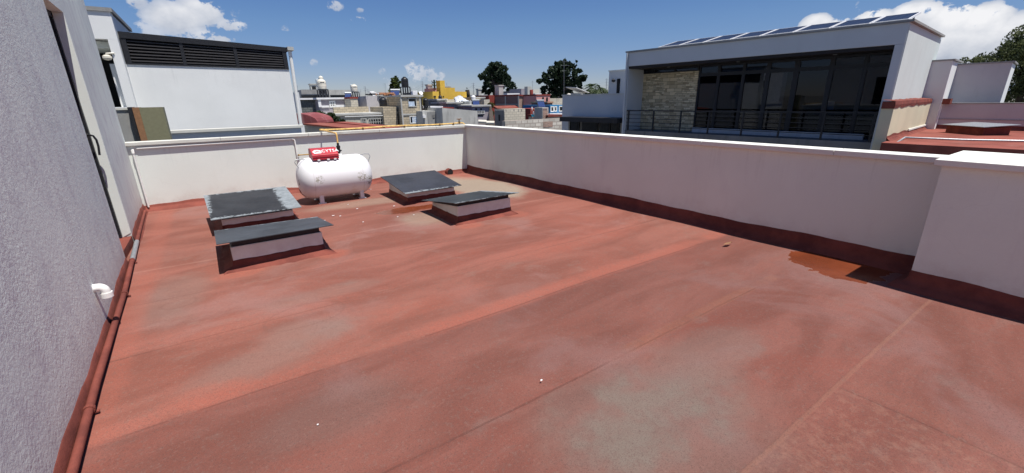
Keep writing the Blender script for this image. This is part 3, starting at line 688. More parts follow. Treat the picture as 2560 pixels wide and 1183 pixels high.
# ---- gas tank
def gas_tank():
    r = .352; cy, cz = 7.92, .418; x0, x1 = 1.03, 2.27
    t = thing('gas_tank', ((x0+x1)/2, cy, 0), 'white horizontal gas tank on short legs beside the cream wall', 'gas tank')
    prof = []; dome = .22
    for i in range(11):
        a = math.pi/2*i/10; prof.append((max(r*math.sin(a)**.85, .002), x0+dome*(1-math.cos(a))))
    for i in range(11):
        a = math.pi/2*(1-i/10); prof.append((max(r*math.sin(a)**.85, .002), x1-dome*(1-math.cos(a))))
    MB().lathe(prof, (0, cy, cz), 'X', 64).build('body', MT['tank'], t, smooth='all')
    for xx in (1.34, 2.02):
        for s_ in (-1, 1):
            ly = cy+s_*.2
            m = MB(); m.box((xx-.032, ly-.006+s_*.012, .01), (xx+.032, ly+.006+s_*.012, .2)); m.hexa([(xx-.032, ly, .01), (xx-.024, ly, .01), (xx-.024, ly-s_*.05, .01), (xx-.032, ly-s_*.05, .01), (xx-.032, ly, .2), (xx-.024, ly, .2), (xx-.024, ly-s_*.12, .16), (xx-.032, ly-s_*.12, .16)])
            m.hexa([(xx+.024, ly, .01), (xx+.032, ly, .01), (xx+.032, ly-s_*.05, .01), (xx+.024, ly-s_*.05, .01), (xx+.024, ly, .2), (xx+.032, ly, .2), (xx+.032, ly-s_*.12, .16), (xx+.024, ly-s_*.12, .16)])
            m.box((xx-.06, ly-.03, 0), (xx+.06, ly+.04, .009)); m.build('leg', MT['whitepaint'], t)
    for s_, xa in ((-1, x0), (1, x1)):     # lifting lugs: thin wire loops
        q = -s_
        pts = [(xa+q*.05, cy-.10, cz+.20), (xa-q*.0, cy-.10, cz+.30), (xa+q*.02, cy-.10, cz+.345), (xa+q*.10, cy-.09, cz+.352), (xa+q*.17, cy-.08, cz+.33)]
        MB().tube(pts, .0065, 8).build('lifting_loop', MT['galv'], t, smooth=True)
    # data plate on the left dome
    MB().box((x0-.004+.012, cy-.13, cz-.07), (x0+.02, cy-.07, cz+.02)).build('data_plate', MT['olive'], t)
    MB().lathe([(.001, 0), (.012, .001), (.012, .01), (.001, .011)], (1.25, cy-.21, .155), 'Z', 12).build('drain_plug', MT['rust'], t)
    MB().tube([(1.05, cy-.01, .10), (2.25, cy, .10)], .004, 6).build('weld_seam', MT['tank'], t)
    # red valve cover: roof-shaped sheet box
    a, b = at(779, 372, y=cy-.12), at(849, 395, y=cy-.2)
    vx0, vx1 = 1.295, 1.715; ztop, zmid, zbot = .917, .838, .748
    cv = MB()
    prof = [(cy-.205, zbot), (cy-.20, zmid-.015), (cy-.06, ztop), (cy+.08, ztop), (cy+.12, zmid), (cy+.12, zbot)]
    cv.prism([(vx0, p[0], p[1]) for p in prof], (vx1-vx0, 0, 0))
    c = cv.build('valve_cover', MT['redmetal'], t, bevel=.006)
    m = MB(); m.box((vx0-.003, cy-.212, zmid-.05), (vx1+.003, cy-.206, zmid-.044)); m.box((vx0-.003, cy-.211, zbot-.004), (vx1+.003, cy-.206, zbot+.01)); m.build('pressed_rib', MT['redmetal'], c)
    for xx in (vx0+.09, vx0+.24, vx1-.07): MB().box((xx-.02, cy-.222, zbot-.022), (xx+.02, cy-.212, zbot+.004)).build('hinge_tab', MT['whitepaint'], c)
    # lettering on the sloping front face
    A = Vector((vx0, cy-.20, zmid-.015)); U = Vector((1, 0, 0)); V = (Vector((vx0, cy-.06, ztop))-A); VL = V.length; V.normalize(); Nn = U.cross(V)
    MW = Matrix((U, V, Nn)).transposed().to_4x4()
    cu = bpy.data.curves.new('lettering', 'FONT'); cu.body = 'CYTSA'; cu.size = .098; cu.extrude = .0015; cu.offset = .0012; cu.space_character = 1.18
    to = bpy.data.objects.new('tmp', cu); COL.objects.link(to); bpy.context.view_layer.update()
    me = bpy.data.meshes.new_from_object(to); bpy.data.objects.remove(to)
    xs = [v.co.x for v in me.vertices]; wdt = max(xs)-min(xs); k = .27/wdt
    lo = bpy.data.objects.new('lettering', me); COL.objects.link(lo); me.materials.clear(); me.materials.append(MT['letters'])
    pp = A+U*.165+V*(VL*.33)+Nn*.003
    for v in me.vertices:
        q = MW.to_3x3()@Vector((v.co.x*k, v.co.y*1.0, v.co.z)); v.co = q
    lo.parent = c; lo.location = pp-WORG[c.name]; WORG[lo.name] = pp
    # swoosh emblem: an open crescent with a bar
    m = MB(); n = 26; vs = []; cx, cyy = .095, VL*.47
    ring = []
    for i in range(n+1):
        a = R_(15+200*i/n); ro, ri = .066, .066-.030*math.sin(math.pi*min(1, .25+i/n*.75))-.004
        ring.append(((cx+ro*1.05*math.cos(a), cyy+ro*.72*math.sin(a)), (cx+.008+ri*1.0*math.cos(a), cyy-.004+ri*.66*math.sin(a))))
    P = lambda u, v, w: A+U*u+V*v+Nn*w
    for o_, i__ in ring: vs += [P(*o_, .0015), P(*i__, .0015), P(*o_, .004), P(*i__, .004)]
    fs = []
    for i in range(n): b_ = i*4; fs += [(b_+2, b_+6, b_+7, b_+3), (b_, b_+4, b_+6, b_+2), (b_+1, b_+3, b_+7, b_+5)]
    m.add(vs, fs)
    m.prism([P(cx-.06, cyy-.042, .0015), P(cx+.055, cyy-.042, .0015), P(cx+.07, cyy-.004, .0015), P(cx+.0, cyy-.004, .0015), P(cx+.0, cyy-.016, .0015), P(cx-.045, cyy-.02, .0015)], Nn*.003)
    m.build('emblem', MT['letters'], c)
    # filler neck & black valve
    vx = 1.765
    MB().lathe([(.045, .765), (.045, .79), (.03, .80)], (vx, cy-.02, 0), 'Z', 20).build('neck', MT['whitepaint'], t, smooth=True)
    v = MB().lathe([(.022, .79), (.022, .83), (.036, .832), (.036, .865), (.028, .868), (.028, .90), (.034, .902), (.034, .935), (.02, .94), (.02, .985)], (vx, cy-.02, 0), 'Z', 12).build('valve', MT['plastic_black'], t)
    MB().box((vx-.055, cy-.03, .845), (vx+.05, cy-.012, .86)).build('lever', MT['plastic_black'], v)
    MB().box((1.96-.03, cy-.19, .715), (1.96+.0, cy-.17, .722)).build('small_plate', MT['galv'], t)
    return vx, cy-.02
vx, vy = gas_tank()
# yellow gas line
t = thing('gas_pipe', (vx, vy, .98), 'yellow gas pipe rising from tank and running over the coping', 'pipe')
zc = 1.145
pts = [Vector((vx, vy, .97))]
top = at(846, 333, y=vy); pts += [Vector((vx, vy, top.z-.03)), Vector((vx, vy+.02, top.z)), Vector((vx, YB+.02, zc)), Vector((vx+.01, YB+.06, zc)), Vector((vx+.05, YB+.08, zc))]
end = at(1160, 306, z=zc); xe = 4.86
for i in range(1, 10): pts.append(Vector((vx+.05+(xe-vx-.05)*i/9, YB+.08, zc-.008*math.sin(i*1.1))))
pts += [Vector((xe+.10, YB+.10, zc)), Vector((xe+.17, YB+.14, zc-.03)), Vector((xe+.20, YB+.22, zc-.25))]
MB().tube(pts, .014, 10).build('pipe', MT['yellowpipe'], t, smooth=True)
for xx in (vx+.0,): MB().tube([(xx, YB+.03, zc), (xx, YB+.075, zc), (xx+.06, YB+.08, zc)], .019, 10).build('elbow', MT['yellowpipe'], t, smooth=True)
for xx in (2.6, 3.5, 4.35, 4.7):
    m = MB(); m.tube([(xx-.012, YB+.08, zc-.004), (xx+.012, YB+.08, zc-.004)], .019, 10); m.box((xx-.012, YB+.05, 1.101), (xx+.012, YB+.11, 1.13)); m.build('clamp', MT['brass'], t)
vv = MB().lathe([(.02, -.02), (.028, 0), (.028, .03), (.014, .035), (.012, .075), (.03, .078), (.03, .085), (.01, .09)], (4.86, YB+.08, zc), 'Z', 12).build('shutoff_valve', MT['brass'], t, smooth=True)
MB().box((4.80, YB+.07, zc+.082), (4.92, YB+.09, zc+.10)).build('valve_handle', MT['rust'], vv)
t = thing('gas_line', (1.1, 7.95, .84), 'short yellow pipe entering the red valve cover', 'pipe')
a = at(748, 388, y=7.95)
a9 = at(746, 388, y=9.13)
MB().tube([a9, lerp(a9, (1.30, 7.95, a.z), .5), (1.30, 7.95, a.z)], .011, 8).build('pipe', MT['yellowpipe'], t, smooth=True)
MB().tube([a9-Vector((0, 0, 0)), lerp(a9, (1.30, 7.95, a.z), .05)], .018, 8).build('coupling', MT['brass'], t, smooth=True)

# drain outlet in the back wall
p = at(1127, 441, y=9.0)
t = thing('drain_outlet', (p.x, 9.03, 0), 'dark round drain opening in red skirting by the corner', 'drain')
MB().lathe([(.078, 0), (.085, .012), (.088, .10), (.072, .12)], (p.x, 9.02, .045), 'Y', 24).build('collar', MT['redcoat'], t, smooth=True)
MB().lathe([(.071, -.004), (.071, -.001)], (p.x, 9.02, .045), 'Y', 24).build('opening', MT['dark'], t)

# paint flakes and a dead leaf
flk = [(985, 516), (994, 543), (833, 540), (870, 512), (812, 552), (893, 523), (1353, 953), (795, 1064), (1034, 538), (908, 556), (851, 541)]
FLK = ['lying in the wet stain between the right skylights', 'lying just in front of the wet stain by the right skylights', 'lying right of the front left skylight lid', 'lying below the middle of the gas tank', 'lying at the right tip of the front left lid', 'lying in front of the right tank leg',
       'alone on bare red roof at lower centre', 'alone on bare red roof at lower left', 'lying left of the front right skylight', 'farthest out on open roof between the skylight pairs', 'nearest to the front left skylight lid, behind its neighbour']
for i, (px, py) in enumerate(flk):
    p = at(px, py, z=.0); r_ = random.Random(i); s0 = .007+.007*r_.random()
    if py > 800: s0 *= .5
    n = 7; pts = []
    for k in range(n):
        a = 2*math.pi*k/n; q = s0*r_.uniform(.5, 1.1); pts.append((p.x+q*1.5*math.cos(a), p.y+q*math.sin(a), .004))
    tag(MB().prism(pts, (0, 0, .005)).build('paint_flake', MT['letters']), 'small white paint flake '+FLK[i], 'paint flake', 'paint flakes scattered on the roof')
p = at(1820, 610, z=.01)
m = MB(); m.add([(p.x-.07, p.y+.02, .012), (p.x-.02, p.y-.02, .02), (p.x+.06, p.y-.01, .03), (p.x+.09, p.y+.0, .012), (p.x+.02, p.y+.03, .016)], [(0, 1, 2, 4), (2, 3, 4)])
o = m.build('dead_leaf', MT['rust']); md = o.modifiers.new('solid', 'SOLIDIFY'); md.thickness = .002
tag(o, 'dry brown leaf lying on the red roof near the long wall', 'leaf')

# ================================================================ LEFT NEIGHBOUR BUILDING
YN = 13.6
def rect_y(px0, px1, py0, py1, y):
    a = at(px0, (py0+py1)/2, y=y); b = at(px1, (py0+py1)/2, y=y); c = at((px0+px1)/2, py0, y=y); d = at((px0+px1)/2, py1, y=y)
    return a.x, b.x, c.z, d.z
ln = thing('neighbour_house', (0, YN, -6), 'white neighbouring house with long black louvre below its roof', 'house')
xR = at(745, 309, y=YN).x; zled = at(590, 320, y=YN).z
L0 = at(294, 78.4, y=YN); L1 = at(718, 119, y=YN); K0 = at(316, 160.6, y=YN); K1 = at(722, 174, y=YN)
xL = L0.x
m = MB(); m.hexa([(xL-.3, YN, -7), (xR, YN, -7), (xR, YN+9, -7), (xL-.3, YN+9, -7), (xL-.3, YN, K0.z), (xR, YN, K1.z), (xR, YN+9, K1.z), (xL-.3, YN+9, K0.z)])
m.build('wall', MT['white'], ln)
# louvre
lv = MB(); zt0, zt1 = L0.z, L1.z; zb0, zb1 = K0.z+.001, K1.z+.001; T0, T1 = L0.x, xR-.0
def lz(x, v):  # v 0 bottom 1 top
    u = (x-T0)/(T1-T0); return (zb0*(1-u)+zb1*u)*(1-v)+(zt0*(1-u)+zt1*u)*v
def lbar(m, xa, xb, va, vb, ya, yb):
    m.hexa([(xa, ya, lz(xa, va)), (xb, ya, lz(xb, va)), (xb, yb, lz(xb, va)), (xa, yb, lz(xa, va)), (xa, ya, lz(xa, vb)), (xb, ya, lz(xb, vb)), (xb, yb, lz(xb, vb)), (xa, yb, lz(xa, vb))])
lbar(lv, T0-.2, T1, 0, 1, YN+.16, YN+9)
back = lv.build('roof_block', MT['dark'], ln)
fr = MB(); lbar(fr, T0, T1+.03, .80, 1.0, YN-.03, YN+.3); lbar(fr, T0, T1, 0, .05, YN-.02, YN+.159)
for x0_, x1_ in ((T0, T0+.10), (T1-.10, T1)): lbar(fr, x0_, x1_, .051, .799, YN-.02, YN+.159)
f1, f2 = at(456, 130, y=YN).x, at(592, 150, y=YN).x
for f_ in (f1, f2): lbar(fr, f_-.035, f_+.035, .051, .799, YN-.015, YN+.159)
louv = fr.build('louvre_frame', MT['black'], ln)
MT['slat'] = plain('dark_louvre_slat', (.045, .043, .045), .5, 0, .1)
for xa, xb in ((T0+.10, f1-.035), (f1+.035, f2-.035), (f2+.035, T1-.10)):
    for k in range(7):
        v = .09+k*.103; m = MB()
        m.hexa([(xa, YN+.0, lz(xa, v)), (xb, YN+.0, lz(xb, v)), (xb, YN+.10, lz(xb, v)+.05), (xa, YN+.10, lz(xa, v)+.05), (xa, YN+.0, lz(xa, v)+.02), (xb, YN+.0, lz(xb, v)+.02), (xb, YN+.10, lz(xb, v)+.07), (xa, YN+.10, lz(xa, v)+.07)])
        m.build('slat', MT['slat'], louv)
# gutter end + downpipe
m = MB(); m.box((T1+.031, YN-.12, lz(T1, .86)), (T1+.18, YN+.25, lz(T1, 1.02))); m.build('gutter_end', MT['conc_light'], ln)
MB().tube([(T1+.09, YN-.02, lz(T1, .84)), (T1+.09, YN-.02, lz(T1, .5)), (T1+.06, YN-.04, zled+.02)], .045, 10).build('downpipe', MT['pvc'], ln, smooth=True)
# tall stair volume at left with dark doorway and lamp
YV = YN-.25
A = at(275, 30, y=YV); xv = A.x; zv = A.z; o0 = at(268, 98, y=YV); o1 = at(316, 262, y=YV); xo = (o0.x+o1.x)/2; zo = o0.z
B = at(309, 77, x=xv); zs = at(300, 268, y=YV).z
m = MB(); m.box((xv-5, YV, zo), (xv, YV+.3, zv)); m.box((xo, YV, -7), (xv, YV+.3, zo-.001)); m.box((xv-5, YV, -7), (xo-1.1, YV+.3, zo-.001))
m.box((xo-1.1, YV, -7), (xo, YV+.3, zs)); m.build('stair_volume', MT['white'], ln)
m = MB(); m.box((xv-5, YV+2.2, -7), (xv-.01, YV+2.4, zv-.01)); m.box((xv-.2, YV+.301, -7), (xv-.002, YV+3.2, zv-.02)); m.build('side_wall', MT['white'], ln)
MB().box((xv-5.0, YV-.03, zv+.001), (xv+.04, YV+3.2, zv+.08)).build('roof_slab', MT['concrete'], ln)
MB().box((xo-1.2, YV+1.6, -2), (xo+.4, YV+1.7, zo)).build('stairwell_shade_back', MT['dark'], ln)  # dark sheet; the stairwell's inner shade is put into its colour
MB().box((xo+.003, YV+.305, -7), (xo+.05, YV+1.59, zo-.17)).build('stairwell_shade_lining', MT['dark'], ln)  # dark lining added over the pale side wall as painted shade
MB().box((xo-1.1, YV+.305, zo-.16), (xo+.05, YV+1.59, zo-.02)).build('soffit', MT['parapet'], ln)
lp = at(268, 143, y=YV-.0)
tl = thing('outdoor_lamp', lp, 'round cream lamp hanging in the dark doorway', 'lamp')
MB().lathe([(.002, -.07), (.06, -.055), (.085, -.02), (.08, .02), (.04, .045), (.002, .05)], lp, 'Z', 20).build('shade', MT['tinaco'], tl, smooth=True)
MB().tube([lp+Vector((0, 0, .05)), lp+Vector((0, 0, .07)), (xo+.01, YV-.02, lp.z+.08), (xo+.04, YV+.0, lp.z+.08)], .02, 8).build('arm', MT['tinaco'], tl, smooth=True)
# lower parapet of that house in front of the wall
YP = 12.3
e0 = at(421, 327, y=YP); e1 = at(757, 314, y=YP)
lw = thing('low_wall', (0, YP, -6), 'low white wall with grey coping below the louvred house', 'wall')
MB().box((-3, YP, -7), (e1.x-.05, YP+.18, e0.z-.06)).build('wall', MT['white'], lw)
MB().box((-3, YP-.05, e0.z-.059), (e1.x, YP+.24, e0.z)).build('coping', MT['coping'], lw)
# board and block wall behind our parapet
YQ = 10.9
x0_, x1_, zt, _ = rect_y(290, 352, 272, 350, YQ)
gb = thing('block_wall', (x0_, YQ, -1), 'small patched grey cement wall piece beside the olive cabinet', 'wall')
zt = at(320, 275, y=YQ).z
MB().box((x0_-1.5, YQ, -5), (at(333, 300, y=YQ).x-.0, YQ+.12, zt)).build('wall', MT['concrete'], gb)
MB().box((x0_-1.5, YQ-.02, zt+.001), (at(333, 300, y=YQ).x+.01, YQ+.14, zt+.035)).build('coping', MT['coping'], gb)
cA = at(349, 269, y=YQ-.15); cB = at(404, 267, y=YQ-.15)
ob = thing('cabinet', (cA.x, YQ, -1), 'olive and brown upright cabinet standing behind the left parapet', 'cabinet')
cx_ = at(352, 300, y=YQ-.15).x; cxr = at(415, 300, y=YQ-.15).x
MB().box((cx_+.02, YQ-.15, -2), (cxr, YQ+.25, cA.z)).build('body', MT['olive'], ob)
MB().box((cx_-.08, YQ-.152, -2), (cx_+.019, YQ+.26, cA.z+.004)).build('side_panel', MT['rust'], ob)
MB().box((cx_-.15, YQ-.12, -2), (cx_-.081, YQ+.26, cA.z+.01)).build('edge_strip', MT['black'], ob)

# ---- sloping red sheet roof beyond the parapet
ra, rb_, rc, rd = at(760, 312, D=16), at(905, 324, D=14.5), at(1010, 316, D=18), at(800, 303, D=22)
rr = thing('metal_roof', (ra.x, ra.y, -7), 'sloping red sheet metal roof behind the back parapet', 'roof')
zz = ra.z
S = [at(757, 309, D=15.2), at(908, 324, D=14.2), at(1010, 317.5, D=20), at(868, 304, D=24)]
m = MB(); m.hexa([p-Vector((0, 0, .05)) for p in S]+S); m.build('sheet', MT['roofred'], rr)
m = MB(); q0 = lerp(S[0], S[3], .45); q1 = lerp(S[1], S[2], .45); m.hexa([q0-FH*.03, q1-FH*.03, q1+FH*.03, q0+FH*.03]+[p+Vector((0, 0, .04)) for p in (q0-FH*.03, q1-FH*.03, q1+FH*.03, q0+FH*.03)]); m.build('ridge_strip', MT['red'], rr)
m = MB(); dz = Vector((0, 0, -7)); ins = FH*.25
m.hexa([S[0]+ins+dz, S[1]+ins+dz, S[2]+dz, S[3]+dz, S[0]+ins-Vector((0, 0, .055)), S[1]+ins-Vector((0, 0, .055)), S[2]-Vector((0, 0, .055)), S[3]-Vector((0, 0, .055))]); m.build('wall', MT['conc_light'], rr)
# curved red sheet canopy
c0 = at(745, 309, D=17.5); c1 = at(795, 309, D=17.5); m = MB(); vs = []; fs = []; n = 12
wd = (c1-c0).length; ux = (c1-c0).normalized()
prof = [(0, .39), (.2, .38), (.45, .34), (.7, .28), (.88, .20), (.97, .10), (1.0, 0)]
for (u, z) in prof:
    for dd in (0, 1.6): vs.append(c0+ux*(wd*u)+FH*dd+Vector((0, 0, z)))
k = len(prof)
for i in range(k-1): fs.append((2*i, 2*i+2, 2*i+3, 2*i+1))
base = len(vs); vs += [c0+FH*0, c0+FH*1.6]
fs.append(tuple(2*i for i in range(k))+(base,)); fs.append(tuple(2*i+1 for i in range(k))[::-1]+(base+1,)) ; fs.append((0, 1, base+1, base))
MT['fadedred'] = stucco('faded_red_sheet', (.24, .07, .075), .25, 10, .1, .01, .7, (.46, .30, .30))
tag(m.add(vs, fs).build('curved_canopy', MT['fadedred']), 'faded red curved sheet canopy beside the white house', 'canopy')

# ================================================================ RIGHT BUILDING
PHI = R_(39.58-34.40)
FD = Vector((math.sin(PHI), -math.cos(PHI), 0)); IN = Vector((math.cos(PHI), math.sin(PHI), 0))
O0 = at(1557, 300, D=19.5); O0.z = 0
def fl_(p): q = Vector(p)-O0; return Vector((q.dot(FD), q.dot(IN), q.z))
def tw(p): return O0+FD*p[0]+IN*p[1]+Vector((0, 0, p[2]))
def FPd(px, py, d):   # point on plane depth d inward -> local coords
    r_ = ray(px, py); k = ((O0-CAM).dot(IN)+d)/r_.dot(IN); return fl_(CAM+r_*k)
def FPs(px, py, s):
    r_ = ray(px, py); k = ((O0-CAM).dot(FD)+s)/r_.dot(FD); return fl_(CAM+r_*k)
def LMB(): return MB(T=tw)
tl_, tr_ = FPd(1557, 131, 0), FPd(2274.5, 59, 0)
SL, SR = 0.0, FPd(2274.5, 59, 0).x; ZT = (tl_.z+tr_.z)/2
oi = FPd(2236.7, 113.6, 0); ol = FPd(1563, 166, 0); SIR = oi.x; ZI = (oi.z+FPd(1563, 166, 0).z)/2; SIL = FPd(1566, 250, 0).x
dg = FPs(1607, 220, SIL).y       # depth of the glass plane
zfl = FPd(1571, 326, 0).z; zfl2 = FPd(2200, 358, .1).z; ZF = (zfl+zfl2)/2
bend = FPs(2353.8, 90, SR); DEP = bend.y
print('RB', SR, ZT, SIR, ZI, SIL, dg, ZF, zfl, zfl2, DEP, tl_.z, tr_.z)
rb = thing('modern_house', tw((SR/2, 2, -6)), 'modern pale house with deep framed glass front and stone panel', 'house')
m = LMB()
m.box((SL, 0, ZI), (SR, DEP, ZT)); m.box((SL, 0, -7), (SIL, DEP, ZI-.001)); m.box((SIR, 0, -7), (SR, DEP, ZI-.001)); m.box((SIL+.001, 0.3, -7), (SIR-.001, DEP, ZF-.25))
m.build('wall', MT['offwhite_building'], rb, bevel=.01)
MT['side'] = stucco('pale_side_wall_paint', (.60, .66, .64), .05, 30, .2, .006, .3, (.50, .52, .50))
LMB().box((SR+.002, .012, -7), (SR+.02, DEP-.0, ZT-.08)).build('side_render', MT['side'], rb)
LMB().box((SL-.04, -.05, ZT+.001), (SR+.09, DEP+.06, ZT+.06)).build('roof_coping', MT['concrete'], rb)
LMB().box((SIL+.002, .02, ZF-.249), (SIR-.002, DEP, ZF)).build('balcony_slab', MT['conc_dark'], rb)
MT['dark_soffit'] = plain('dark_brown_soffit', (.02, .015, .014), .7)
LMB().box((SIL+.002, .02, ZI-.10), (SIR-.002, dg-.002, ZI-.003)).build('soffit', MT['dark_soffit'], rb)
# interior shell
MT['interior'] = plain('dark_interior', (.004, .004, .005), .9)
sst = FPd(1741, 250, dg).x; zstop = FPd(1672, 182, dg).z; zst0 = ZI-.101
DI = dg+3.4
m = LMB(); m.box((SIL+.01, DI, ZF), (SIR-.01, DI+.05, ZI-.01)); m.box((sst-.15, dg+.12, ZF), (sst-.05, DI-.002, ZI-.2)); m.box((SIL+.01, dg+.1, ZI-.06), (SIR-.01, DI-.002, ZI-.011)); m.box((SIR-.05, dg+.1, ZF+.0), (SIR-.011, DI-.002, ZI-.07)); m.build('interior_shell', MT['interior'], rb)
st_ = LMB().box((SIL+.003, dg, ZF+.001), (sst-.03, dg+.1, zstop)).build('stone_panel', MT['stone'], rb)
# clerestory above stone + glazing
mu = []   # mullion px at top row y and their widths
def win_frame(s0, s1, z0, z1, name='window', w=.05, vbars=(), hbars=()):
    m = LMB()
    m.box((s0, dg-.03, z0), (s1, dg+.06, z0+w)); m.box((s0, dg-.03, z1-w), (s1, dg+.06, z1)); m.box((s0, dg-.03, z0+w+.0005), (s0+w, dg+.06, z1-w-.0005)); m.box((s1-w, dg-.03, z0+w+.0005), (s1, dg+.06, z1-w-.0005))
    for v in vbars: m.box((v-w*.5, dg-.028, z0+w+.0005), (v+w*.5, dg+.058, z1-w-.0005))
    for (h, hw_) in hbars: m.box((s0+w+.0005, dg-.034, h-hw_), (s1-w-.0005, dg+.064, h+hw_))
    f = m.build(name, MT['black'], rb)
    LMB().box((s0+w*.5, dg+.012, z0+w*.5), (s1-w*.5, dg+.02, z1-w*.5)).build('pane', MT['glass'], f)
    return f
zh = FPd(1745, 187, dg).z; zh2 = FPd(2228, 164, dg).z; zhh = (FPd(1780, 184, dg).z+FPd(2130, 169, dg).z)/2
win_frame(SIL+.003, sst-.03, zstop+.001, ZI-.101, vbars=[FPd(1637, 175, dg).x, FPd(1688, 172, dg).x])
MU = [(1798, 160, 1784, 315), (1858, 155, 1846, 320), (1918, 150, 1905, 320), (2000, 148, 1962, 330), (2080, 140, 2055, 330), (2160, 135, 2138, 330)]
edges = [sst] + [ (FPd(a, b, dg).x+FPd(c, d, dg).x)/2 for a, b, c, d in MU]+[SIR-.01]
zm = zhh
print('edges', edges, 'zhh', zhh, zh, zh2)
for i, (a, b) in enumerate(zip(edges, edges[1:])):
    win_frame(a+.001, b-.001, ZF+.02, ZI-.101, hbars=[(zm, .06)], w=.055 if i not in (3, 4) else .08)
# panels behind the glass; the pale one is added to give a pale shape
wi = [FPd(1955, 190, dg+1.2), FPd(1990, 265, dg+1.2)]
t = thing('added_pale_panel', tw((wi[0].x, dg+1.5, ZF)), 'pale upright panel added behind the dark glass', 'panel')
MT['pale_in'] = plain('pale_interior_panel', (.85, .85, .85), .8)
s0_, s1_ = FPd(1922, 220, dg+.6).x, FPd(1972, 220, dg+.6).x; za, zb_ = FPd(1945, 183, dg+.6).z, FPd(1940, 268, dg+.6).z
m = LMB(); m.box((s0_, dg+.25, zb_), (s1_, dg+.30, za)); m.box((s0_-.1, dg+.25, za-.25), (s0_-.001, dg+.30, za)); m.build('panel', MT['pale_in'], t)
s0_, s1_ = FPd(2068, 262, dg+.5).x, FPd(2085, 262, dg+.5).x; za, zb_ = FPd(2075, 254, dg+.5).z, FPd(2075, 275, dg+.5).z
tag(LMB().box((s0_, dg+.5, zb_), (s1_, dg+.55, za)).build('tablet_screen', plain('blue_panel', (.30, .5, .8), .5)), 'small light blue panel standing behind the dark glass', 'panel')
# curb segments on the balcony in front of the glass
MT['curb'] = stucco('pale_concrete_curb', (.52, .54, .57), .1, 30, .2, .01, .4)
cs_ = [(1729, 1787), (1776, 1857), (1858, 1949), (1953, 2056), (2060, 2158)]
for a, b in cs_:
    sa, sb = FPd(a, 330, .5).x, FPd(b, 338, .5).x
    pass
zc0, zc1 = FPd(1950, 328, dg-.4).z, FPd(1950, 341, dg-.4).z
s_a = FPd(1730, 322, dg-.4).x; s_b = FPd(2157, 345, dg-.4).x
n = 5
LMB().box((s_a, dg-.4, ZF+.001), (s_b, dg-.28, zc0)).build('balcony_curb', MT['curb'], rb)
# railing
rl = thing('balcony_railing', tw((5, .06, ZF)), 'black horizontal bar railing along the glass front balcony', 'railing')
zr_ = (FPd(1571, 274.5, .08).z+FPd(2060, 280, .08).z)/2
posts = [FPd(px, 300, .08).x for px in (1571, 1633, 1701, 1772, 1857, 1951, 2060)]; posts.append(posts[-1]+(posts[-1]-posts[-2])); posts = [p for p in posts if p < SIR-.05]
LMB().box((SIL+.02, .05, zr_-.05), (SIR-.01, .11, zr_)).build('top_rail', MT['black'], rl)
for p in posts: LMB().box((p-.025, .055, ZF+.001), (p+.025, .105, zr_-.051)).build('post', MT['black'], rl)
for k in range(4):
    z = ZF+.18+k*(zr_-ZF-.2)/4.2; LMB().box((SIL+.02, .070, z), (SIR-.01, .090, z+.022)).build('rail', MT['black'], rl)
# downpipe at left edge
LMB().tube([(SL+.06, -.05, ZT-.02), (SL+.06, -.05, -5)], .04, 8).build('downpipe', MT['offwhite_building'], rb)
for px in (1673, 1846, 2085):
    p = FPd(px, 160, .9); LMB().lathe([(.06, 0), (.06, .012)], (FPd(px, 150, .5).x, .5, ZI-.115), 'Z', 12).build('downlight', MT['galv'], rb)
# solar panels
sp = [((575, 218), (630, 195)), ((695, 205), (748, 183)), ((822, 192), (880, 168)), ((970, 177), (1028, 152)), ((1130, 160), (1188, 135)), ((1310, 140), (1358, 117)), ((1508, 118), (1555, 92)), ((1727, 95), (1773, 68)), ((1940, 72), (2003, 43))]
z_px = lambda q: (1380+q[0]/2.1695, 20+q[1]/2.1695)
lo_s = []
for a, b in sp:
    pa = FPd(*z_px(a), .25); lo_s.append(pa.x)
dt = FPs(*z_px(sp[8][1]), lo_s[8]); dt0 = FPs(*z_px(sp[2][1]), lo_s[2]); print('panel top', dt, dt0, lo_s)
for i in range(8):
    a, b = lo_s[i]+.02, lo_s[i+1]-.02
    zlo, zhi, dlo, dhi = ZT+.07, ZT+.38, .22, 1.6
    t = thing('solar_module', tw(((a+b)/2, (dlo+dhi)/2, ZT)), ['first', 'second', 'third', 'fourth', 'fifth', 'sixth', 'seventh', 'eighth'][i]+' solar panel from the left on the modern house roof', 'solar panel', 'solar panels on the modern house roof')
    c = tw((a, dlo, zlo)); ex = FD; ey = (tw((a, dhi, zhi))-c).normalized(); ez = ex.cross(ey)*-1
    if ez.z < 0: ez = -ez
    L_ = (tw((a, dhi, zhi))-c).length; w_ = b-a
    mw = Matrix((ex, ey, ez)).transposed().to_4x4()
    def pm(name, mat, boxes, par):
        me = MB()
        for bb in boxes: me.box(*bb)
        mesh = bpy.data.meshes.new(name); mesh.from_pydata([tuple(v) for v in me.v], [], me.f); mesh.materials.append(MT[mat])
        o = bpy.data.objects.new(name, mesh); COL.objects.link(o); o.parent = par
        ml = mw.copy(); ml.translation = c-WORG[t.name]; o.matrix_local = ml; return o
    pm('cells', 'solar', [((.03, .03, 0), (w_-.03, L_-.03, .03))], t)
    pm('frame', 'whitepaint', [((0, 0, -.01), (w_, .029, .04)), ((0, L_-.029, -.01), (w_, L_, .04)), ((0, .0295, -.01), (.029, L_-.0295, .04)), ((w_-.029, .0295, -.01), (w_, L_-.0295, .04))], t)
    LMB().box((a+.1, dhi-.12, ZT+.061), (a+.14, dhi-.08, zhi-.05)).build('support', MT['galv'], t); LMB().box((b-.14, dhi-.12, ZT+.061), (b-.1, dhi-.08, zhi-.05)).build('support', MT['galv'], t)

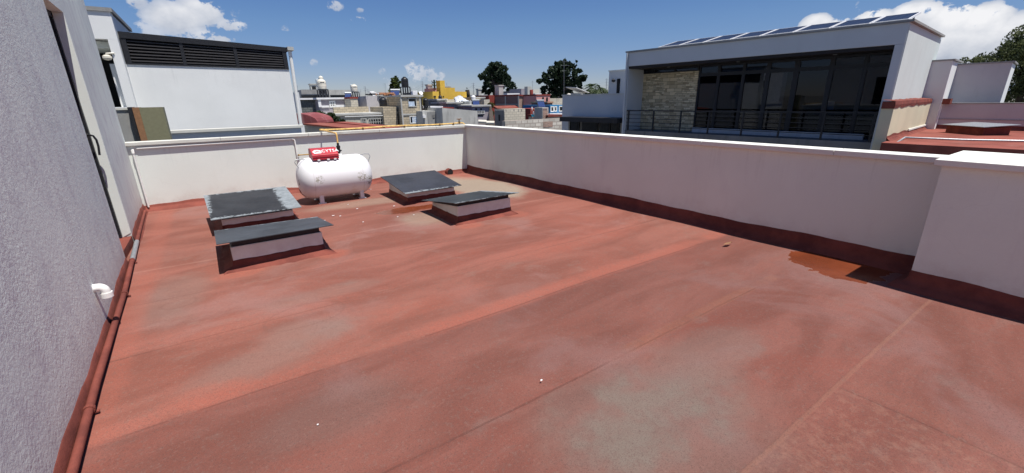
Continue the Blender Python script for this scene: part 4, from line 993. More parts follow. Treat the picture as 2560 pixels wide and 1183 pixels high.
# wing left of the modern house (mauve wall + black canopy)
wg = thing('rear_wing', tw((-2, 4, -6)), 'low mauve grey wall with black canopy over dark windows', 'house')
a = FPd(1405, 300, .6); WX = a.x; zt = (FPd(1412, 239, .6).z+FPd(1540, 237, .6).z)/2
m = LMB(); m.box((WX, .6, FPd(1440, 303, .6).z+.0), (-.06, 6, zt)); m.box((WX, .6, -7), (FPd(1421, 310, .6).x, 6, FPd(1440, 303, .6).z-.001)); m.box((WX+.2, .9, -7), (-.06, 6, FPd(1440, 303, .6).z-.001)); m.build('wall', MT['offwhite_building'], wg)
LMB().box((WX-.03, .57, zt+.001), (-.06, 6.03, zt+.05)).build('coping', MT['coping'], wg)
zc_t, zc_b = FPd(1405, 292, -.1).z, FPd(1405, 303, -.1).z
LMB().box((FPd(1399, 300, -.3).x, -.3, zc_b), (-.09, .59, zc_t)).build('canopy', MT['black'], wg)
for a_, b_ in ((1423, 1448), (1455, 1495), (1500, 1527), (1530, 1548)):
    sa, sb = FPd(a_, 310, .75).x, FPd(b_, 310, .75).x; sb = min(sb, -.1)
    f = LMB().box((sa, .72, -2), (sb, .80, zc_b-.02)).build('window', MT['black'], wg); LMB().box((sa+.08, .70, -1.9), (sb-.08, .719, zc_b-.1)).build('pane', MT['glass_house'], f)
# tower behind the wing
twr = thing('white_tower', tw((-1, 8, -6)), 'narrow pale tower with a dark slit window behind the wing', 'house')
ta, tb = FPd(1522, 200, 7), FPd(1550, 200, 7); tz = FPd(1536, 178, 7).z
LMB().box((ta.x, 7, -7), (tb.x+3, 10, tz)).build('wall', MT['offwhite_building'], twr); LMB().box((ta.x-.04, 6.95, tz+.001), (tb.x+3, 10, tz+.06)).build('coping', MT['coping_white'], twr)
LMB().box((FPd(1542, 210, 6.97).x, 6.97, FPd(1545, 238, 7).z), (FPd(1549.5, 210, 6.97).x, 7.02, FPd(1545, 197, 7).z)).build('window', MT['dark'], twr)
q = FPd(1532, 202, 6.8); LMB().lathe([(.02, .12), (.12, .05), (.10, -.05), (.02, -.1)], (q.x, 6.85, q.z), 'Z', 10).build('wall_lamp', MT['black'], twr)

# ---- neighbours to the right of the modern house
def quadbox(name, mat, pts_front, depthvec, parent=None):
    return MB().prism(pts_front, depthvec).build(name, mat, parent)
# beige wall with red coated top
bz = thing('beige_wall', tw((SR+1, .5, -3)), 'yellowish beige wall with red coated top beside the modern house', 'wall')
SB = SR+.06
pb0 = FPs(2234, 262, SR); 
# faces: short olive return then long beige wall running inward from the corner
wl = at(2237, 262, D=11.6); 
# long face runs along -Y normal direction (IN direction)
b_s = fl_(wl).x; b_d = fl_(wl).y
zb_t = wl.z
far = FPs(2331, 262, b_s)
print('beige', b_s, b_d, zb_t, far, SR)
DF = far.y
LMB().box((SR+.03, b_d, -7), (b_s, DF, zb_t)).build('wall', MT['beige'], bz)
m = LMB(); random.seed(5); n = 26
vs = []; fs = []
for i in range(n+1):
    d = b_d-.03+(DF-b_d+.03)*i/n; h = -.05-.05*random.random()
    vs += [(b_s+.012, d, zb_t+h), (b_s+.02, d, zb_t+.0), (b_s+.0, d, zb_t+.09), (SR+.021, d, zb_t+.11+.02*random.random())]
for i in range(n):
    for j in range(3): fs.append((4*i+j, 4*i+j+1, 4*i+4+j+1, 4*i+4+j))
m.add(vs, fs); m.box((SR+.03, b_d-.03, zb_t-.1), (b_s+.01, b_d+.0, zb_t+.085)); m.build('red_top', MT['redcoat'], bz)
# pale strip
LMB().box((b_s+.001, lerp((b_d, 0, 0), (DF, 0, 0), .45).x, FPs(2300, 318, b_s).z), (b_s+.03, DF-.3, FPs(2300, 318, b_s).z+.05)).build('pale_batten', MT['coping_white'], bz)
# low grey wall running right from the beige wall, facing us (plane d = DF)
gw = thing('grey_wall', tw((b_s+3, DF, -3)), 'long low grey stucco wall behind the neighbouring red roof', 'wall')
zg = (FPd(2340, 261, DF).z+FPd(2550, 259, DF).z)/2
MT['greystucco'] = stucco('grey_stucco', (.50, .485, .50), .06, 60, .3, .006, .2)
LMB().box((b_s-.3, DF+.001, -7), (b_s+9, DF+.2, zg)).build('wall', MT['greystucco'], gw)
LMB().box((b_s-.1, DF-.02, zg+.001), (b_s+9, DF+.24, zg+.035)).build('coping', MT['concrete'], gw)
ZR = (FPd(2340, 322, DF).z)
print('neighbour roof z', ZR)
LMB().tube([(b_s+.01, DF-.02, ZR+.22+.12), (b_s+9, DF-.02, ZR+.22+.08)], .012, 6).build('wall_pipe', MT['galv'], gw)
# neighbour red roof
LMB().box((b_s+.021, b_d-.6, ZR-.4), (b_s+9, DF-.001, ZR)).build('neighbour_roof', MT['roofred'], None)
tag(bpy.data.objects['neighbour_roof'], 'flat red coated roof of the neighbour beyond the right parapet', 'roof')
def cov2(a, b, inw, h, parent, seed):
    rnd = random.Random(seed); a, b, inw = Vector(a), Vector(b), Vector(inw); vs = []; fs = []; n = 60
    for i in range(n+1):
        p = lerp(a, b, i/n); hh = h*(1+.12*math.sin(i*.5+seed)+.06*rnd.random())
        vs += [p+inw*.002+Vector((0, 0, hh)), p+inw*.01+Vector((0, 0, hh*.6)), p+inw*.05+Vector((0, 0, .03)), p+inw*.12+Vector((0, 0, -.01))]
    for i in range(n):
        for j in range(3): fs.append((4*i+j, 4*i+j+1, 4*i+4+j+1, 4*i+4+j))
    return LMB().add(vs, fs).build('red_skirting', MT['redcoat'], parent)
cov2((b_s+.02, DF, ZR), (b_s+9, DF, ZR), (0, -1, 0), .14, gw, 2)
cov2((b_s, b_d, ZR), (b_s, DF, ZR), (1, 0, 0), .14, bz, 4)
# pipe across that roof
a = at(2237, 352, z=ZR+.05); b = at(2262, 344, z=ZR+.05); c = at(2570, 353, z=ZR+.05)
tag(MB().tube([a-Vector((0, 0, .1)), b, lerp(b, c, .5)-Vector((0, 0, .015)), c, c+(c-b)], .025, 8).build('roof_pipe', MT['galv'], smooth=True), 'grey pipe laid across the neighbouring red roof', 'pipe')
# small skylight on it
t = thing('roof_hatch', at(2410, 338, z=ZR), 'low red roof hatch with pale sheet lid on neighbouring roof', 'skylight')
s0 = at(2363, 331, z=ZR); s1 = at(2455, 339, z=ZR); dv = Vector((.35, .75, 0))*1.0
u = (s1-s0); u.z = 0; un = u.normalized(); vn = Vector((-un.y, un.x, 0)); vn = vn if vn.dot(IN) > 0 else -vn
m = MB(); q = [s0, s0+u, s0+u+vn*.7, s0+vn*.7]; m.hexa([Vector((p.x, p.y, ZR-.02)) for p in q]+[Vector((p.x, p.y, ZR+.22)) for p in q]); m.build('curb', MT['redcoat'], t)
q = [s0-un*.08-vn*.12, s0+u+un*.12-vn*.12, s0+u+un*.12+vn*.82, s0-un*.08+vn*.82]
m = MB(); m.hexa([Vector((p.x, p.y, ZR+.235+(.06 if i > 1 else 0))) for i, p in enumerate(q)]+[Vector((p.x, p.y, ZR+.25+(.06 if i > 1 else 0))) for i, p in enumerate(q)]); m.build('lid', MT['galv'], t)
# roof top volumes behind
def panelwall(label, pxA, pxB, D, edgew, mat, catlabel='wall', name='roof_wall'):
    # pxA=(top left px, py), (bottom left), pxB = (top right),(bottom right)
    P0 = at(*pxA, D=D); dpl = fl_(P0).y
    s0 = fl_(P0).x; R1 = FPd(*pxB, dpl); s1 = R1.x; z = (P0.z+R1.z)/2
    t = thing(name, tw((s0, dpl, -2)), label, catlabel)
    LMB().box((s0-1.0, dpl, -3), (s1, dpl+2.2, z)).build('wall', MT[mat], t)
    LMB().box((s1+.001, dpl+.005, -3), (s1+.012, dpl+2.2, z-.02)).build('end_face', MT['white'], t)
    LMB().box((s0-1.0, dpl-.03, z+.001), (s1+.06, dpl+2.3, z+.05)).build('coping', MT['concrete'], t)
    return dpl, s0, s1, z
print(panelwall('short pale grey rooftop wall right behind the modern house', (2337, 153), (2382, 152.5), 15.5, 6, 'offwhite_building'))
print(panelwall('wide grey stucco rooftop wall in front of the large tree', (2392, 163), (2531, 157), 16.0, 8, 'greystucco'))
p = at(2366, 250, D=15.2); tag(MB().box((p.x-.13, p.y-.13, p.z-.14), (p.x+.13, p.y+.13, p.z+.04)).build('chimney_stub', MT['redcoat'], smooth=False), 'small dark red coated stub on the grey rooftop', 'chimney')

# ================================================================ TREES
def crown(lumps, n, size, mat, parent, seed=1, D=None, spread=1.0, name='crown', fill=.55, origin=None, gap=-.06):
    off = Vector((seed*13.7, seed*5.1, 0)); r_ref = max(l[2] for l in lumps)*D/F_PX
    rnd = random.Random(seed); vs = []; fs = []
    tot = sum(l[2]**2 for l in lumps)
    for (px, py, rp) in lumps:
        Dd = D; c = at(px, py, D=Dd); r = rp*(c-CAM).length/F_PX*.92
        c = c + FH*rnd.uniform(-.7, .7)*r*spread
        for _ in range(int(n*rp**2/tot)):
            while True:
                d = Vector((rnd.gauss(0, 1), rnd.gauss(0, 1), rnd.gauss(0, 1))).normalized()
                rr = r*(1-(rnd.random()**1.6)*fill)
                if rnd.random() < .9: break
            p = c+d*rr*Vector((1, 1, .9)).length/1.68
            p = c+Vector((d.x*rr, d.y*rr, d.z*rr*.92))
            if mnoise.noise((p-off)*(1.9/(r_ref)))+.45*mnoise.noise((p-off)*(4.6/r_ref)) < gap: continue
            s_ = size*rnd.uniform(.5, 1.3)
            a = Vector((rnd.gauss(0, 1), rnd.gauss(0, 1), rnd.gauss(0, .6))).normalized(); b = a.orthogonal().normalized()
            b = (b*math.cos(rnd.uniform(0, 6))+a.cross(b)*math.sin(rnd.uniform(0, 6))).normalized(); cc = a.cross(b)*.6
            k = len(vs); vs += [p-b*s_, p+cc*s_*.8, p+b*s_, p-cc*s_*.8]; fs.append((k, k+1, k+2, k+3))
    return MB().add(vs, fs).build(name, MT[mat], parent)
def tree(name, label, lumps, D, n, size, mat, trunk, group=None, seed=1, limbs=5, cat='tree', spread=1.0, gap=-.06):
    b0 = at(*trunk[0], D=D); b0.z = trunk[2] if len(trunk) > 2 else -8.5
    t = thing(name, b0, label, cat, group); b1 = at(*trunk[1], D=D); k = D/F_PX
    rnd = random.Random(seed*3); m = MB(); w = D*.006
    mid = lerp(b0, b1, .6)+Vector((w, 0, 0)); m.tube([b0, mid, b1], 1, 8, True, [w*1.6, w*1.1, w*.8])
    ls = sorted(lumps, key=lambda l: -l[2])[:limbs*2]
    for l in ls[:limbs+3]:
        e = at(l[0], l[1], D=D); s_ = lerp(b0, b1, rnd.uniform(.75, 1)); mm_ = lerp(s_, e, .5)+Vector((0, 0, rnd.uniform(-.2, .6)))*w*4
        m.tube([s_, mm_, e], 1, 6, True, [w*.7, w*.4, w*.12])
    m.build('trunk', MT['woodbark'], t); crown(lumps, n, size, mat, t, seed, D, spread, gap=gap); return t
random.seed(1)
T1 = [(1238, 172, 17), (1252, 182, 16), (1226, 178, 14), (1246, 164, 10), (1230, 165, 9), (1262, 172, 9), (1215, 190, 13), (1240, 200, 20), (1258, 206, 16), (1275, 214, 11), (1284, 222, 8), (1204, 193, 8), (1198, 189, 4), (1222, 208, 14), (1212, 222, 9), (1206, 228, 5), (1268, 196, 10), (1220, 229, 8), (1284, 212, 7), (1230, 222, 9), (1270, 224, 5), (1252, 222, 8), (1216, 240, 7)]
tree('broadleaf_tree', 'dark tree with pointed crown behind the grey water tower column', T1, 140, 15000, .42, 'leaf_dark', ((1236, 262), (1236, 215)), 'tall dark trees in the town', 2)
T2 = [(1405, 180, 24), (1425, 172, 16), (1388, 182, 18), (1440, 188, 17), (1370, 198, 14), (1455, 196, 10), (1462, 182, 6), (1400, 165, 12), (1418, 160, 8), (1434, 163, 8), (1376, 175, 9), (1360, 188, 7), (1350, 204, 7), (1345, 203, 4), (1405, 205, 22), (1380, 215, 16), (1430, 206, 16), (1360, 224, 9), (1395, 228, 16), (1425, 226, 14), (1446, 212, 10), (1356, 234, 7), (1380, 236, 12), (1410, 238, 12), (1450, 224, 8), (1412, 152, 4), (1390, 158, 4), (1466, 190, 4), (1440, 154, 3), (1385, 246, 10), (1405, 248, 10)]
tree('broadleaf_tree', 'wide dark spreading tree beside the pink house', T2, 130, 22000, .40, 'leaf_dark', ((1405, 262), (1408, 215)), 'tall dark trees in the town', 5, 8)
T3 = [(988, 208, 8), (984, 200, 5), (992, 199, 5), (988, 194, 4), (982, 216, 9), (993, 216, 8), (978, 226, 7), (986, 228, 9), (996, 226, 6), (999, 206, 3), (976, 236, 5), (990, 238, 8), (981, 206, 4)]
tree('conifer_tree', 'bushy yellow green conifer beside the black tank tower', T3, 75, 3500, .22, 'leaf_conifer', ((987, 262), (987, 205)), None, 3, 3)
TC = [(1167, 221, 1.3), (1168, 227, 2.2), (1169, 233, 3), (1170, 238, 3.6), (1169, 243, 3.6)]
tree('cypress_tree', 'slim pointed dark cypress right of the yellow house', TC, 95, 900, .2, 'leaf_dark', ((1169, 255), (1168, 225)), None, 4, 1)
TB = [(775, 294, 12), (800, 292, 15), (822, 296, 15), (842, 301, 10), (856, 304, 6), (785, 300, 12), (812, 303, 14), (768, 288, 6), (830, 288, 7), (860, 297, 4), (790, 285, 6)]
tree('shrub', 'green leafy bush behind the red sheet roof', TB, 27, 8000, .06, 'leaf_mid', ((810, 312, ), (808, 300), -3), None, 6, 3, 'bush')
TR = [(2560, 130, 34), (2530, 145, 28), (2500, 150, 22), (2475, 155, 18), (2450, 160, 15), (2428, 156, 10), (2415, 150, 6), (2545, 110, 20), (2520, 120, 16), (2575, 95, 24), (2490, 134, 12), (2600, 120, 40), (2550, 180, 30), (2540, 215, 26), (2565, 240, 26), (2600, 180, 50), (2535, 240, 18), (2462, 146, 8), (2440, 150, 7), (2640, 90, 40), (2552, 92, 9), (2508, 180, 20), (2470, 175, 15)]
tree('broadleaf_tree', 'large olive green tree rising at the right edge', TR, 30, 30000, .085, 'leaf_olive', ((2560, 300), (2560, 160), -3), None, 7, 8, gap=-.28)
TY = [(1226, 264, 8), (1222, 274, 8), (1228, 284, 8), (1224, 294, 8), (1230, 300, 6), (1232, 262, 5), (1218, 280, 5)]
tree('climbing_plant', 'tall yellowish creeper against the dark red wall', TY, 56, 2600, .11, 'leaf_yellow', ((1227, 312, -4), (1227, 280)), None, 8, 2, 'plant')
def palm(px, py, base, D, label, seed, n=22):
    rnd = random.Random(seed); c = at(px, py, D=D); b = at(base, 262, D=D); b.z = -8.5
    t = thing('palm_tree', b, label, 'palm tree', 'palms beside the white shed'); MB().tube([b, lerp(b, c, .5)+Vector((.2, 0, 0)), c], .22, 7).build('trunk', MT['woodbark'], t)
    m = MB()
    for i in range(n):
        a = rnd.uniform(0, 6.28); el = rnd.uniform(-.2, 1.3); L = rnd.uniform(2.6, 3.6); d = Vector((math.cos(a), math.sin(a), 0)); P = []
        for k in range(8):
            q = k/7; P.append(c+d*(L*q*math.cos(el)*.9+L*.1*q)+Vector((0, 0, L*(math.sin(el)*q-.75*q*q))))
        s_ = Vector((-d.y, d.x, 0))
        for k in range(1, 8):
            for sg in (-1, 1):
                w = .7*math.sin(math.pi*min(.95, k/7.5)); p0, p1 = P[k-1], P[k]; tip = p1+s_*sg*w+Vector((0, 0, -.35*w))+(p1-p0)*.5
                m.add([p0, p1, tip], [(0, 1, 2)])
    m.build('fronds', MT['leaf_mid'], t)
palm(1478, 219, 1478, 110, 'taller left palm beyond the pale flat wall', 3); palm(1500, 222, 1500, 104, 'lower right palm close to the pale tower', 9)
tree('shrub', 'dark low bushes below the palm trees', [(1470, 232, 7), (1485, 236, 7), (1500, 236, 7), (1514, 234, 6), (1462, 236, 6), (1510, 228, 4)], 112, 1800, .3, 'leaf_mid', ((1490, 262), (1490, 236)), None, 12, 2, 'bush')

# ================================================================ TOWN
def house(label, xc, xrp, yt, D, mat, xlp=None, dy=7, zb=-8.5, yb=None, cat='house', name='town_house', parts=None, slab=None, dx=None, group=None, slabmat='conc_light', ytr=None):
    P = at(xc, yt, D=D); Q = at(xrp, yt, y=P.y); w = Q.x-P.x
    if dx: w = dx
    if xlp is not None: dy = at(xlp, yt, x=P.x).y-P.y
    z0 = zb if yb is None else at(xc, yb, D=D).z
    t = thing(name, (P.x+w/2, P.y+dy/2, z0), label, cat, group)
    m = MB()
    zt2 = P.z if ytr is None else at(xrp, ytr, y=P.y).z
    m.hexa([(P.x, P.y, z0), (P.x+w, P.y, z0), (P.x+w, P.y+dy, z0), (P.x, P.y+dy, z0), (P.x, P.y, P.z), (P.x+w, P.y, zt2), (P.x+w, P.y+dy, zt2), (P.x, P.y+dy, P.z)])
    m.build('wall', MT[mat], t)
    if slab:
        k = slab; MB().hexa([(P.x-k, P.y-k, P.z+.002), (P.x+w+k, P.y-k, zt2+.002), (P.x+w+k, P.y+dy+k, zt2+.002), (P.x-k, P.y+dy+k, P.z+.002), (P.x-k, P.y-k, P.z+.17), (P.x+w+k, P.y-k, zt2+.17), (P.x+w+k, P.y+dy+k, zt2+.17), (P.x-k, P.y+dy+k, P.z+.17)]).build('roof_slab', MT[slabmat], t)
    t['_x'] = P.x; t['_y'] = P.y; del t['_x']; del t['_y']
    FACE[t.name] = (P.x, P.y, P.x+w, P.y+dy, P.z)
    return t
FACE = {}
def win(t, x0, x1, y0, y1, face='S', frame='pvc', pane='glass_house', nv=1, nh=0, name='window', fw=.07, out=.05, curtain=None):
    fx, fy = FACE[t.name][0], FACE[t.name][1]
    if face == 'S':
        a = at(x0, (y0+y1)/2, y=fy); b = at(x1, (y0+y1)/2, y=fy); zt = at((x0+x1)/2, y0, y=fy).z; zb = at((x0+x1)/2, y1, y=fy).z
        U0, U1 = a.x, b.x; mk = lambda m, u0, u1, z0, z1, d0, d1: m.box((u0, fy-d1, z0), (u1, fy-d0, z1))
    else:
        a = at(x0, (y0+y1)/2, x=fx); b = at(x1, (y0+y1)/2, x=fx); zt = at((x0+x1)/2, y0, x=fx).z; zb = at((x0+x1)/2, y1, x=fx).z
        U0, U1 = b.y, a.y; mk = lambda m, u0, u1, z0, z1, d0, d1: m.box((fx-d1, u0, z0), (fx-d0, u1, z1))
    m = MB(); w = fw
    mk(m, U0, U1, zb, zb+w, .002, out); mk(m, U0, U1, zt-w, zt, .002, out); mk(m, U0, U0+w, zb+w+.001, zt-w-.001, .002, out); mk(m, U1-w, U1, zb+w+.001, zt-w-.001, .002, out)
    for i in range(nv): u = U0+(U1-U0)*(i+1)/(nv+1); mk(m, u-w/3, u+w/3, zb+w+.001, zt-w-.001, .002, out-.005)
    for i in range(nh): z = zb+(zt-zb)*(i+1)/(nh+1); mk(m, U0+w+.001, U1-w-.001, z-w/3, z+w/3, .002, out-.008)
    f = m.build(name, MT[frame], t); m = MB(); mk(m, U0+w*.5, U1-w*.5, zb+w*.5, zt-w*.5, .001, .02); m.build('pane', MT[pane], f)
    if curtain:
        m = MB(); c0, c1, cz = curtain; mk(m, U0+(U1-U0)*c0, U0+(U1-U0)*c1, zb+w, zb+(zt-zb)*cz, .021, .028); m.build('curtain', MT['curtain'], f)
    return f
def slabpart(t, name, mat, x0, x1, y0, y1, d0, d1, face='S'):
    fx, fy = FACE[t.name][0], FACE[t.name][1]; m = MB()
    if face == 'S':
        a = at(x0, (y0+y1)/2, y=fy-d1); b = at(x1, (y0+y1)/2, y=fy-d1); zt = at((x0+x1)/2, y0, y=fy-d1).z; zb = at((x0+x1)/2, y1, y=fy-d1).z; m.box((a.x, fy-d1, zb), (b.x, fy-d0, zt))
    else:
        a = at(x0, (y0+y1)/2, x=fx-d1); b = at(x1, (y0+y1)/2, x=fx-d1); zt = at((x0+x1)/2, y0, x=fx-d1).z; zb = at((x0+x1)/2, y1, x=fx-d1).z; m.box((fx-d1, a.y, zb), (fx-d0, b.y, zt))
    return m.build(name, MT[mat], t)
MT['curtain'] = plain('pale_blue_curtain', (.55, .66, .80), .9, 0, .2, 6)
MT['white_flat'] = plain('white_waterproofing', (.80, .80, .80), .8, 0, .05, 2)
MT['tarp'] = plain('crumpled_white_tarpaulin', (.66, .69, .76), .6, 0, .35, 1.5)
MT['blue_metal'] = plain('blue_collector', (.03, .05, .14), .25, 0, .15)
MT['orange'] = plain('terracotta_tile', (.45, .22, .12), .8, 0, .15, 5)
MT['turq'] = plain('turquoise_cloth', (.08, .42, .55), .9)

# --- far left long grey building
t = house('long bare concrete building far behind the cream tank', 752, 878, 225, 92, 'conc_light', xlp=737, yb=None)
slabpart(t, 'window_band', 'glass_house', 753, 822, 237.5, 246, .02, .06); slabpart(t, 'window_band', 'glass_house', 826, 880, 237.5, 246, .02, .06)
slabpart(t, 'stained_panel', 'concrete', 753, 822, 224, 235.5, .01, .05)
t = house('small concrete hut on the long far roof', 776, 794, 211.5, 95, 'conc_light', xlp=772, yb=226, slab=.15); slabpart(t, 'doorway', 'dark', 780, 790, 216, 224, .01, .05)
t = house('narrow white wall strip right of the louvred house', 737, 747, 231, 24, 'white', dy=2, cat='wall', name='garden_wall')
# terrace house with window
t = house('dark grey block wall house below the cream tank', 738, 793, 250, 45, 'block_grey', dy=9, slab=.25, slabmat='white_flat')
t = house('white framed terrace house with four pane window', 796, 876, 249, 44.5, 'mauve', dy=8, slab=.2, slabmat='white_flat')
win(t, 823, 839, 252, 269, nv=1, nh=1, fw=.16); slabpart(t, 'white_border', 'white_flat', 796, 803, 249, 268, .01, .12); slabpart(t, 'white_band', 'white_flat', 840, 876, 262, 268, .01, .10); slabpart(t, 'white_band', 'white_flat', 804, 823, 264, 269, .01, .10)
t = house('beige plastered pier at the end of the terrace house', 876, 894, 247, 44, 'block_pale', dy=6, cat='wall', name='wall_pier', slab=.05, slabmat='red')
t = house('cream block garden wall in front of the terrace house', 833, 921, 268.5, 42, 'block', dy=.3, cat='wall', name='block_wall')
t = house('grey lilac house with one narrow window', 896, 918, 242, 50, 'mauve', dy=6); win(t, 911, 916, 250, 263, nv=0, frame='conc_light')
t = house('pale blue grey blank walled house', 915, 948, 240.5, 46, 'greystucco', dy=5)
t = house('low wall with white drain pipe and barred windows', 838, 990, 289.5, 40, 'block_pale', dy=6, slab=.15)
for a, b in ((902, 917), (921, 957)):
    w_ = win(t, a, b, 296, 314, nv=5 if b-a > 20 else 3, nh=1, frame='conc_light', fw=.07, name='barred_window')
slabpart(t, 'drain_pipe', 'pvc', 862, 975, 289, 291, .3, .4)
t = house('beige rendered house beside the black tank', 966, 984, 243, 45, 'block_pale', dy=5); 
t = house('grey rendered recess with tall dark doorway', 983, 1006, 243, 46, 'mauve', dy=4); slabpart(t, 'doorway', 'dark', 994, 1005, 247, 284, .01, .05)
slabpart(t, 'stairway', 'black', 991, 1008, 291, 318, .3, .8)
t = house('short cream block wall below the black tank', 957, 991, 268, 42, 'block', dy=4, cat='wall', name='block_wall')
t = house('two storey cream block house with curtained windows', 1004, 1054, 242.5, 42, 'block', xlp=None, dy=7, slab=.12)
win(t, 1020, 1041, 246, 267, nv=0, frame='conc_light', fw=.05, curtain=(.02, .75, .62)); win(t, 1024, 1045, 290, 309, nv=1, frame='pvc', curtain=(.3, 1.0, .98), fw=.08)
slabpart(t, 'concrete_beam', 'conc_light', 1004, 1054, 284, 288, .01, .05); slabpart(t, 'concrete_column', 'conc_light', 1004, 1007.5, 242, 320, .01, .055); slabpart(t, 'concrete_column', 'conc_light', 1051, 1054, 242, 320, .01, .055)
slabpart(t, 'downpipe', 'black', 1054, 1055.5, 245, 286, .0, .1)
# grey stucco compound
t = house('light grey stucco wall with sloping top', 1105, 1193, 270, 41, 'conc_light', dy=4, cat='wall', name='stucco_wall', ytr=277.5)
t = house('stucco gatehouse with dark grey metal gate', 1056, 1105, 278, 41.5, 'conc_light', dy=4); slabpart(t, 'gate', 'concrete', 1070, 1099, 280, 314, .01, .05); slabpart(t, 'hatch', 'conc_dark', 1082, 1087, 287, 295, .052, .09); slabpart(t, 'meter_box', 'white_flat', 1058, 1065, 288, 295, .01, .25)
t = house('red banded parapet behind the gatehouse', 1057, 1104, 271, 47, 'red', dy=5, slab=.12, slabmat='white_flat'); t = house('dark red walled patio next to the red band', 1104, 1135, 269, 48, 'red', dy=5)
t = house('low grey terrace behind the red band', 1070, 1118, 264, 56, 'conc_light', dy=5); t = house('low grey stained block behind the stucco wall', 1118, 1152, 259, 52, 'concrete', dy=4, slab=.2)
t = house('tall grey rendered column house left of the yellow house', 1070, 1081, 214, 66, 'conc_light', xlp=1064, name='town_house', slab=.1); t = house('dark grey low house with stained wall', 1057, 1082, 240, 68, 'conc_light', dy=5)
t = house('dark brown shed roof below the sky left of the grey column', 1040, 1070, 231, 72, 'conc_dark', dy=6)
# yellow house
t = house('yellow lower house front with small vent', 1081, 1097, 229, 60, 'yellow', dy=5); slabpart(t, 'vent', 'dark', 1084, 1090, 240, 244, .01, .06)
t = house('tall yellow tower with dark olive side', 1099.5, 1111.5, 201.5, 62, 'yellow', xlp=1090); slabpart(t, 'vent', 'dark', 1107, 1110, 240, 242, .01, .06)
t = house('yellow rounded bay with small dome roof', 1112, 1137, 219.5, 63, 'yellow', dy=5, parts=1)
fx0, fy0, fx1, fy1, fz = FACE[t.name]
cxx = (fx0+fx1)/2; rr_ = (fx1-fx0)*.45
MB().lathe([(rr_*.85, fz+.01), (rr_*.8, fz+.14), (rr_*.5, fz+.26), (.02, fz+.3)], (cxx, fy0+rr_+.1, 0), 'Z', 20).build('dome', MT['conc_dark'], t, smooth=True)
t = house('long low yellow wall sloping down to the cypress', 1137, 1166, 229, 64, 'yellow', dy=4, ytr=229.5)
t = house('pink block beside the yellow tower', 1082, 1091, 220.5, 64, 'pink', dy=3)
t = house('dark grey wall below the yellow house', 1093, 1117, 251, 54, 'conc_dark', dy=4, slab=.1); t = house('cream block wall piece below the yellow house', 1117, 1136, 249, 54, 'block_pale', dy=4)
# middle
t = house('beige garden wall beside the cypress', 1188, 1212, 246, 62, 'block_pale', dy=5, slab=.08); t = house('grey and white narrow water tower house', 1196, 1203, 224.5, 80, 'conc_light', xlp=1190.5, slab=.08)
t = house('beige block wall near the dark red house', 1210, 1224, 249, 60, 'block_pale', dy=4)
t = house('dark doorway block beside the blue collector', 1174, 1191, 253, 56, 'conc_light', dy=4); slabpart(t, 'doorway', 'dark', 1180, 1190, 254, 264, .01, .05)
t = house('grey low house with patterned window grilles', 1181, 1222, 267, 50, 'mauve', dy=6, slab=.2); win(t, 1191, 1211, 276, 285, nv=4, nh=1, fw=.05); slabpart(t, 'window_band', 'glass_house', 1193, 1209, 287, 290, .01, .05)
slabpart(t, 'carved_ornament', 'dark', 1189, 1193, 271, 275, .01, .06); slabpart(t, 'carved_ornament', 'dark', 1201, 1205, 271, 275, .01, .06)
t = house('dark grey flat roof between tarpaulin and grille house', 1140, 1182, 266, 54, 'concrete', dy=6, slab=.15)
# brick house
t = house('brick house with shaded side and small slit window', 1297, 1327, 239.5, 60, 'brick', xlp=1238, slab=.12, slabmat='red', ytr=243)
win(t, 1309, 1313.5, 244.5, 257, nv=0, frame='conc_light', fw=.1); slabpart(t, 'shade_toned_brick', 'brick_shade', 1238.5, 1295, 240, 260, .01, .04, 'W')  # side face overlaid with darker brick as painted shade
slabpart(t, 'concrete_column', 'conc_light', 1262, 1264.5, 239, 264, .041, .09, 'W'); slabpart(t, 'concrete_column', 'conc_light', 1294.5, 1297, 239, 275, .041, .09, 'W'); slabpart(t, 'concrete_beam', 'concrete', 1239, 1294, 259.5, 264, .041, .08, 'W'); slabpart(t, 'red_band', 'red', 1233, 1294, 264.5, 271, .041, .08, 'W')
slabpart(t, 'lower_wall', 'red', 1314, 1326, 276, 301, .01, .06)
t = house('dark red side house left of the brick house', 1222, 1238, 238, 66, 'red', dy=5); t = house('grey rooftop water tower on the brick house', 1247, 1258, 215.5, 66, 'conc_light', xlp=1237, slab=.06, yb=242)
t = house('white parapet strip behind the brick house', 1268, 1299, 233.5, 80, 'white_flat', dy=3); t = house('long dark wall behind the white parapet strip', 1276, 1304, 228, 90, 'conc_dark', dy=4)
t = house('grey boxy tower behind the brick house', 1319, 1329, 216.5, 84, 'conc_light', xlp=1311); t = house('lower grey box left of the boxy tower', 1303, 1312, 222, 86, 'mauve', dy=4)
tag(MB().lathe([(.3, 0), (.3, .8), (.27, .86), (.02, .9)], at(1328.5, 238, D=78), 'Z', 16).build('red_cistern', MT['red'], smooth=True), 'dark red round cistern beside the boxy tower', 'water tank')
t = house('far cream house with pale top', 1333, 1348, 224, 100, 'tinaco', dy=4); t = house('white flat roof behind the pink house', 1338, 1354, 234, 88, 'white_flat', dy=4)
t = house('narrow shaded porch house with white columns', 1327, 1341, 241, 60, 'conc_dark', dy=4); slabpart(t, 'column', 'white_flat', 1330, 1333, 243, 272, .01, .1); slabpart(t, 'column', 'conc_light', 1337, 1339.5, 246, 270, .01, .1)
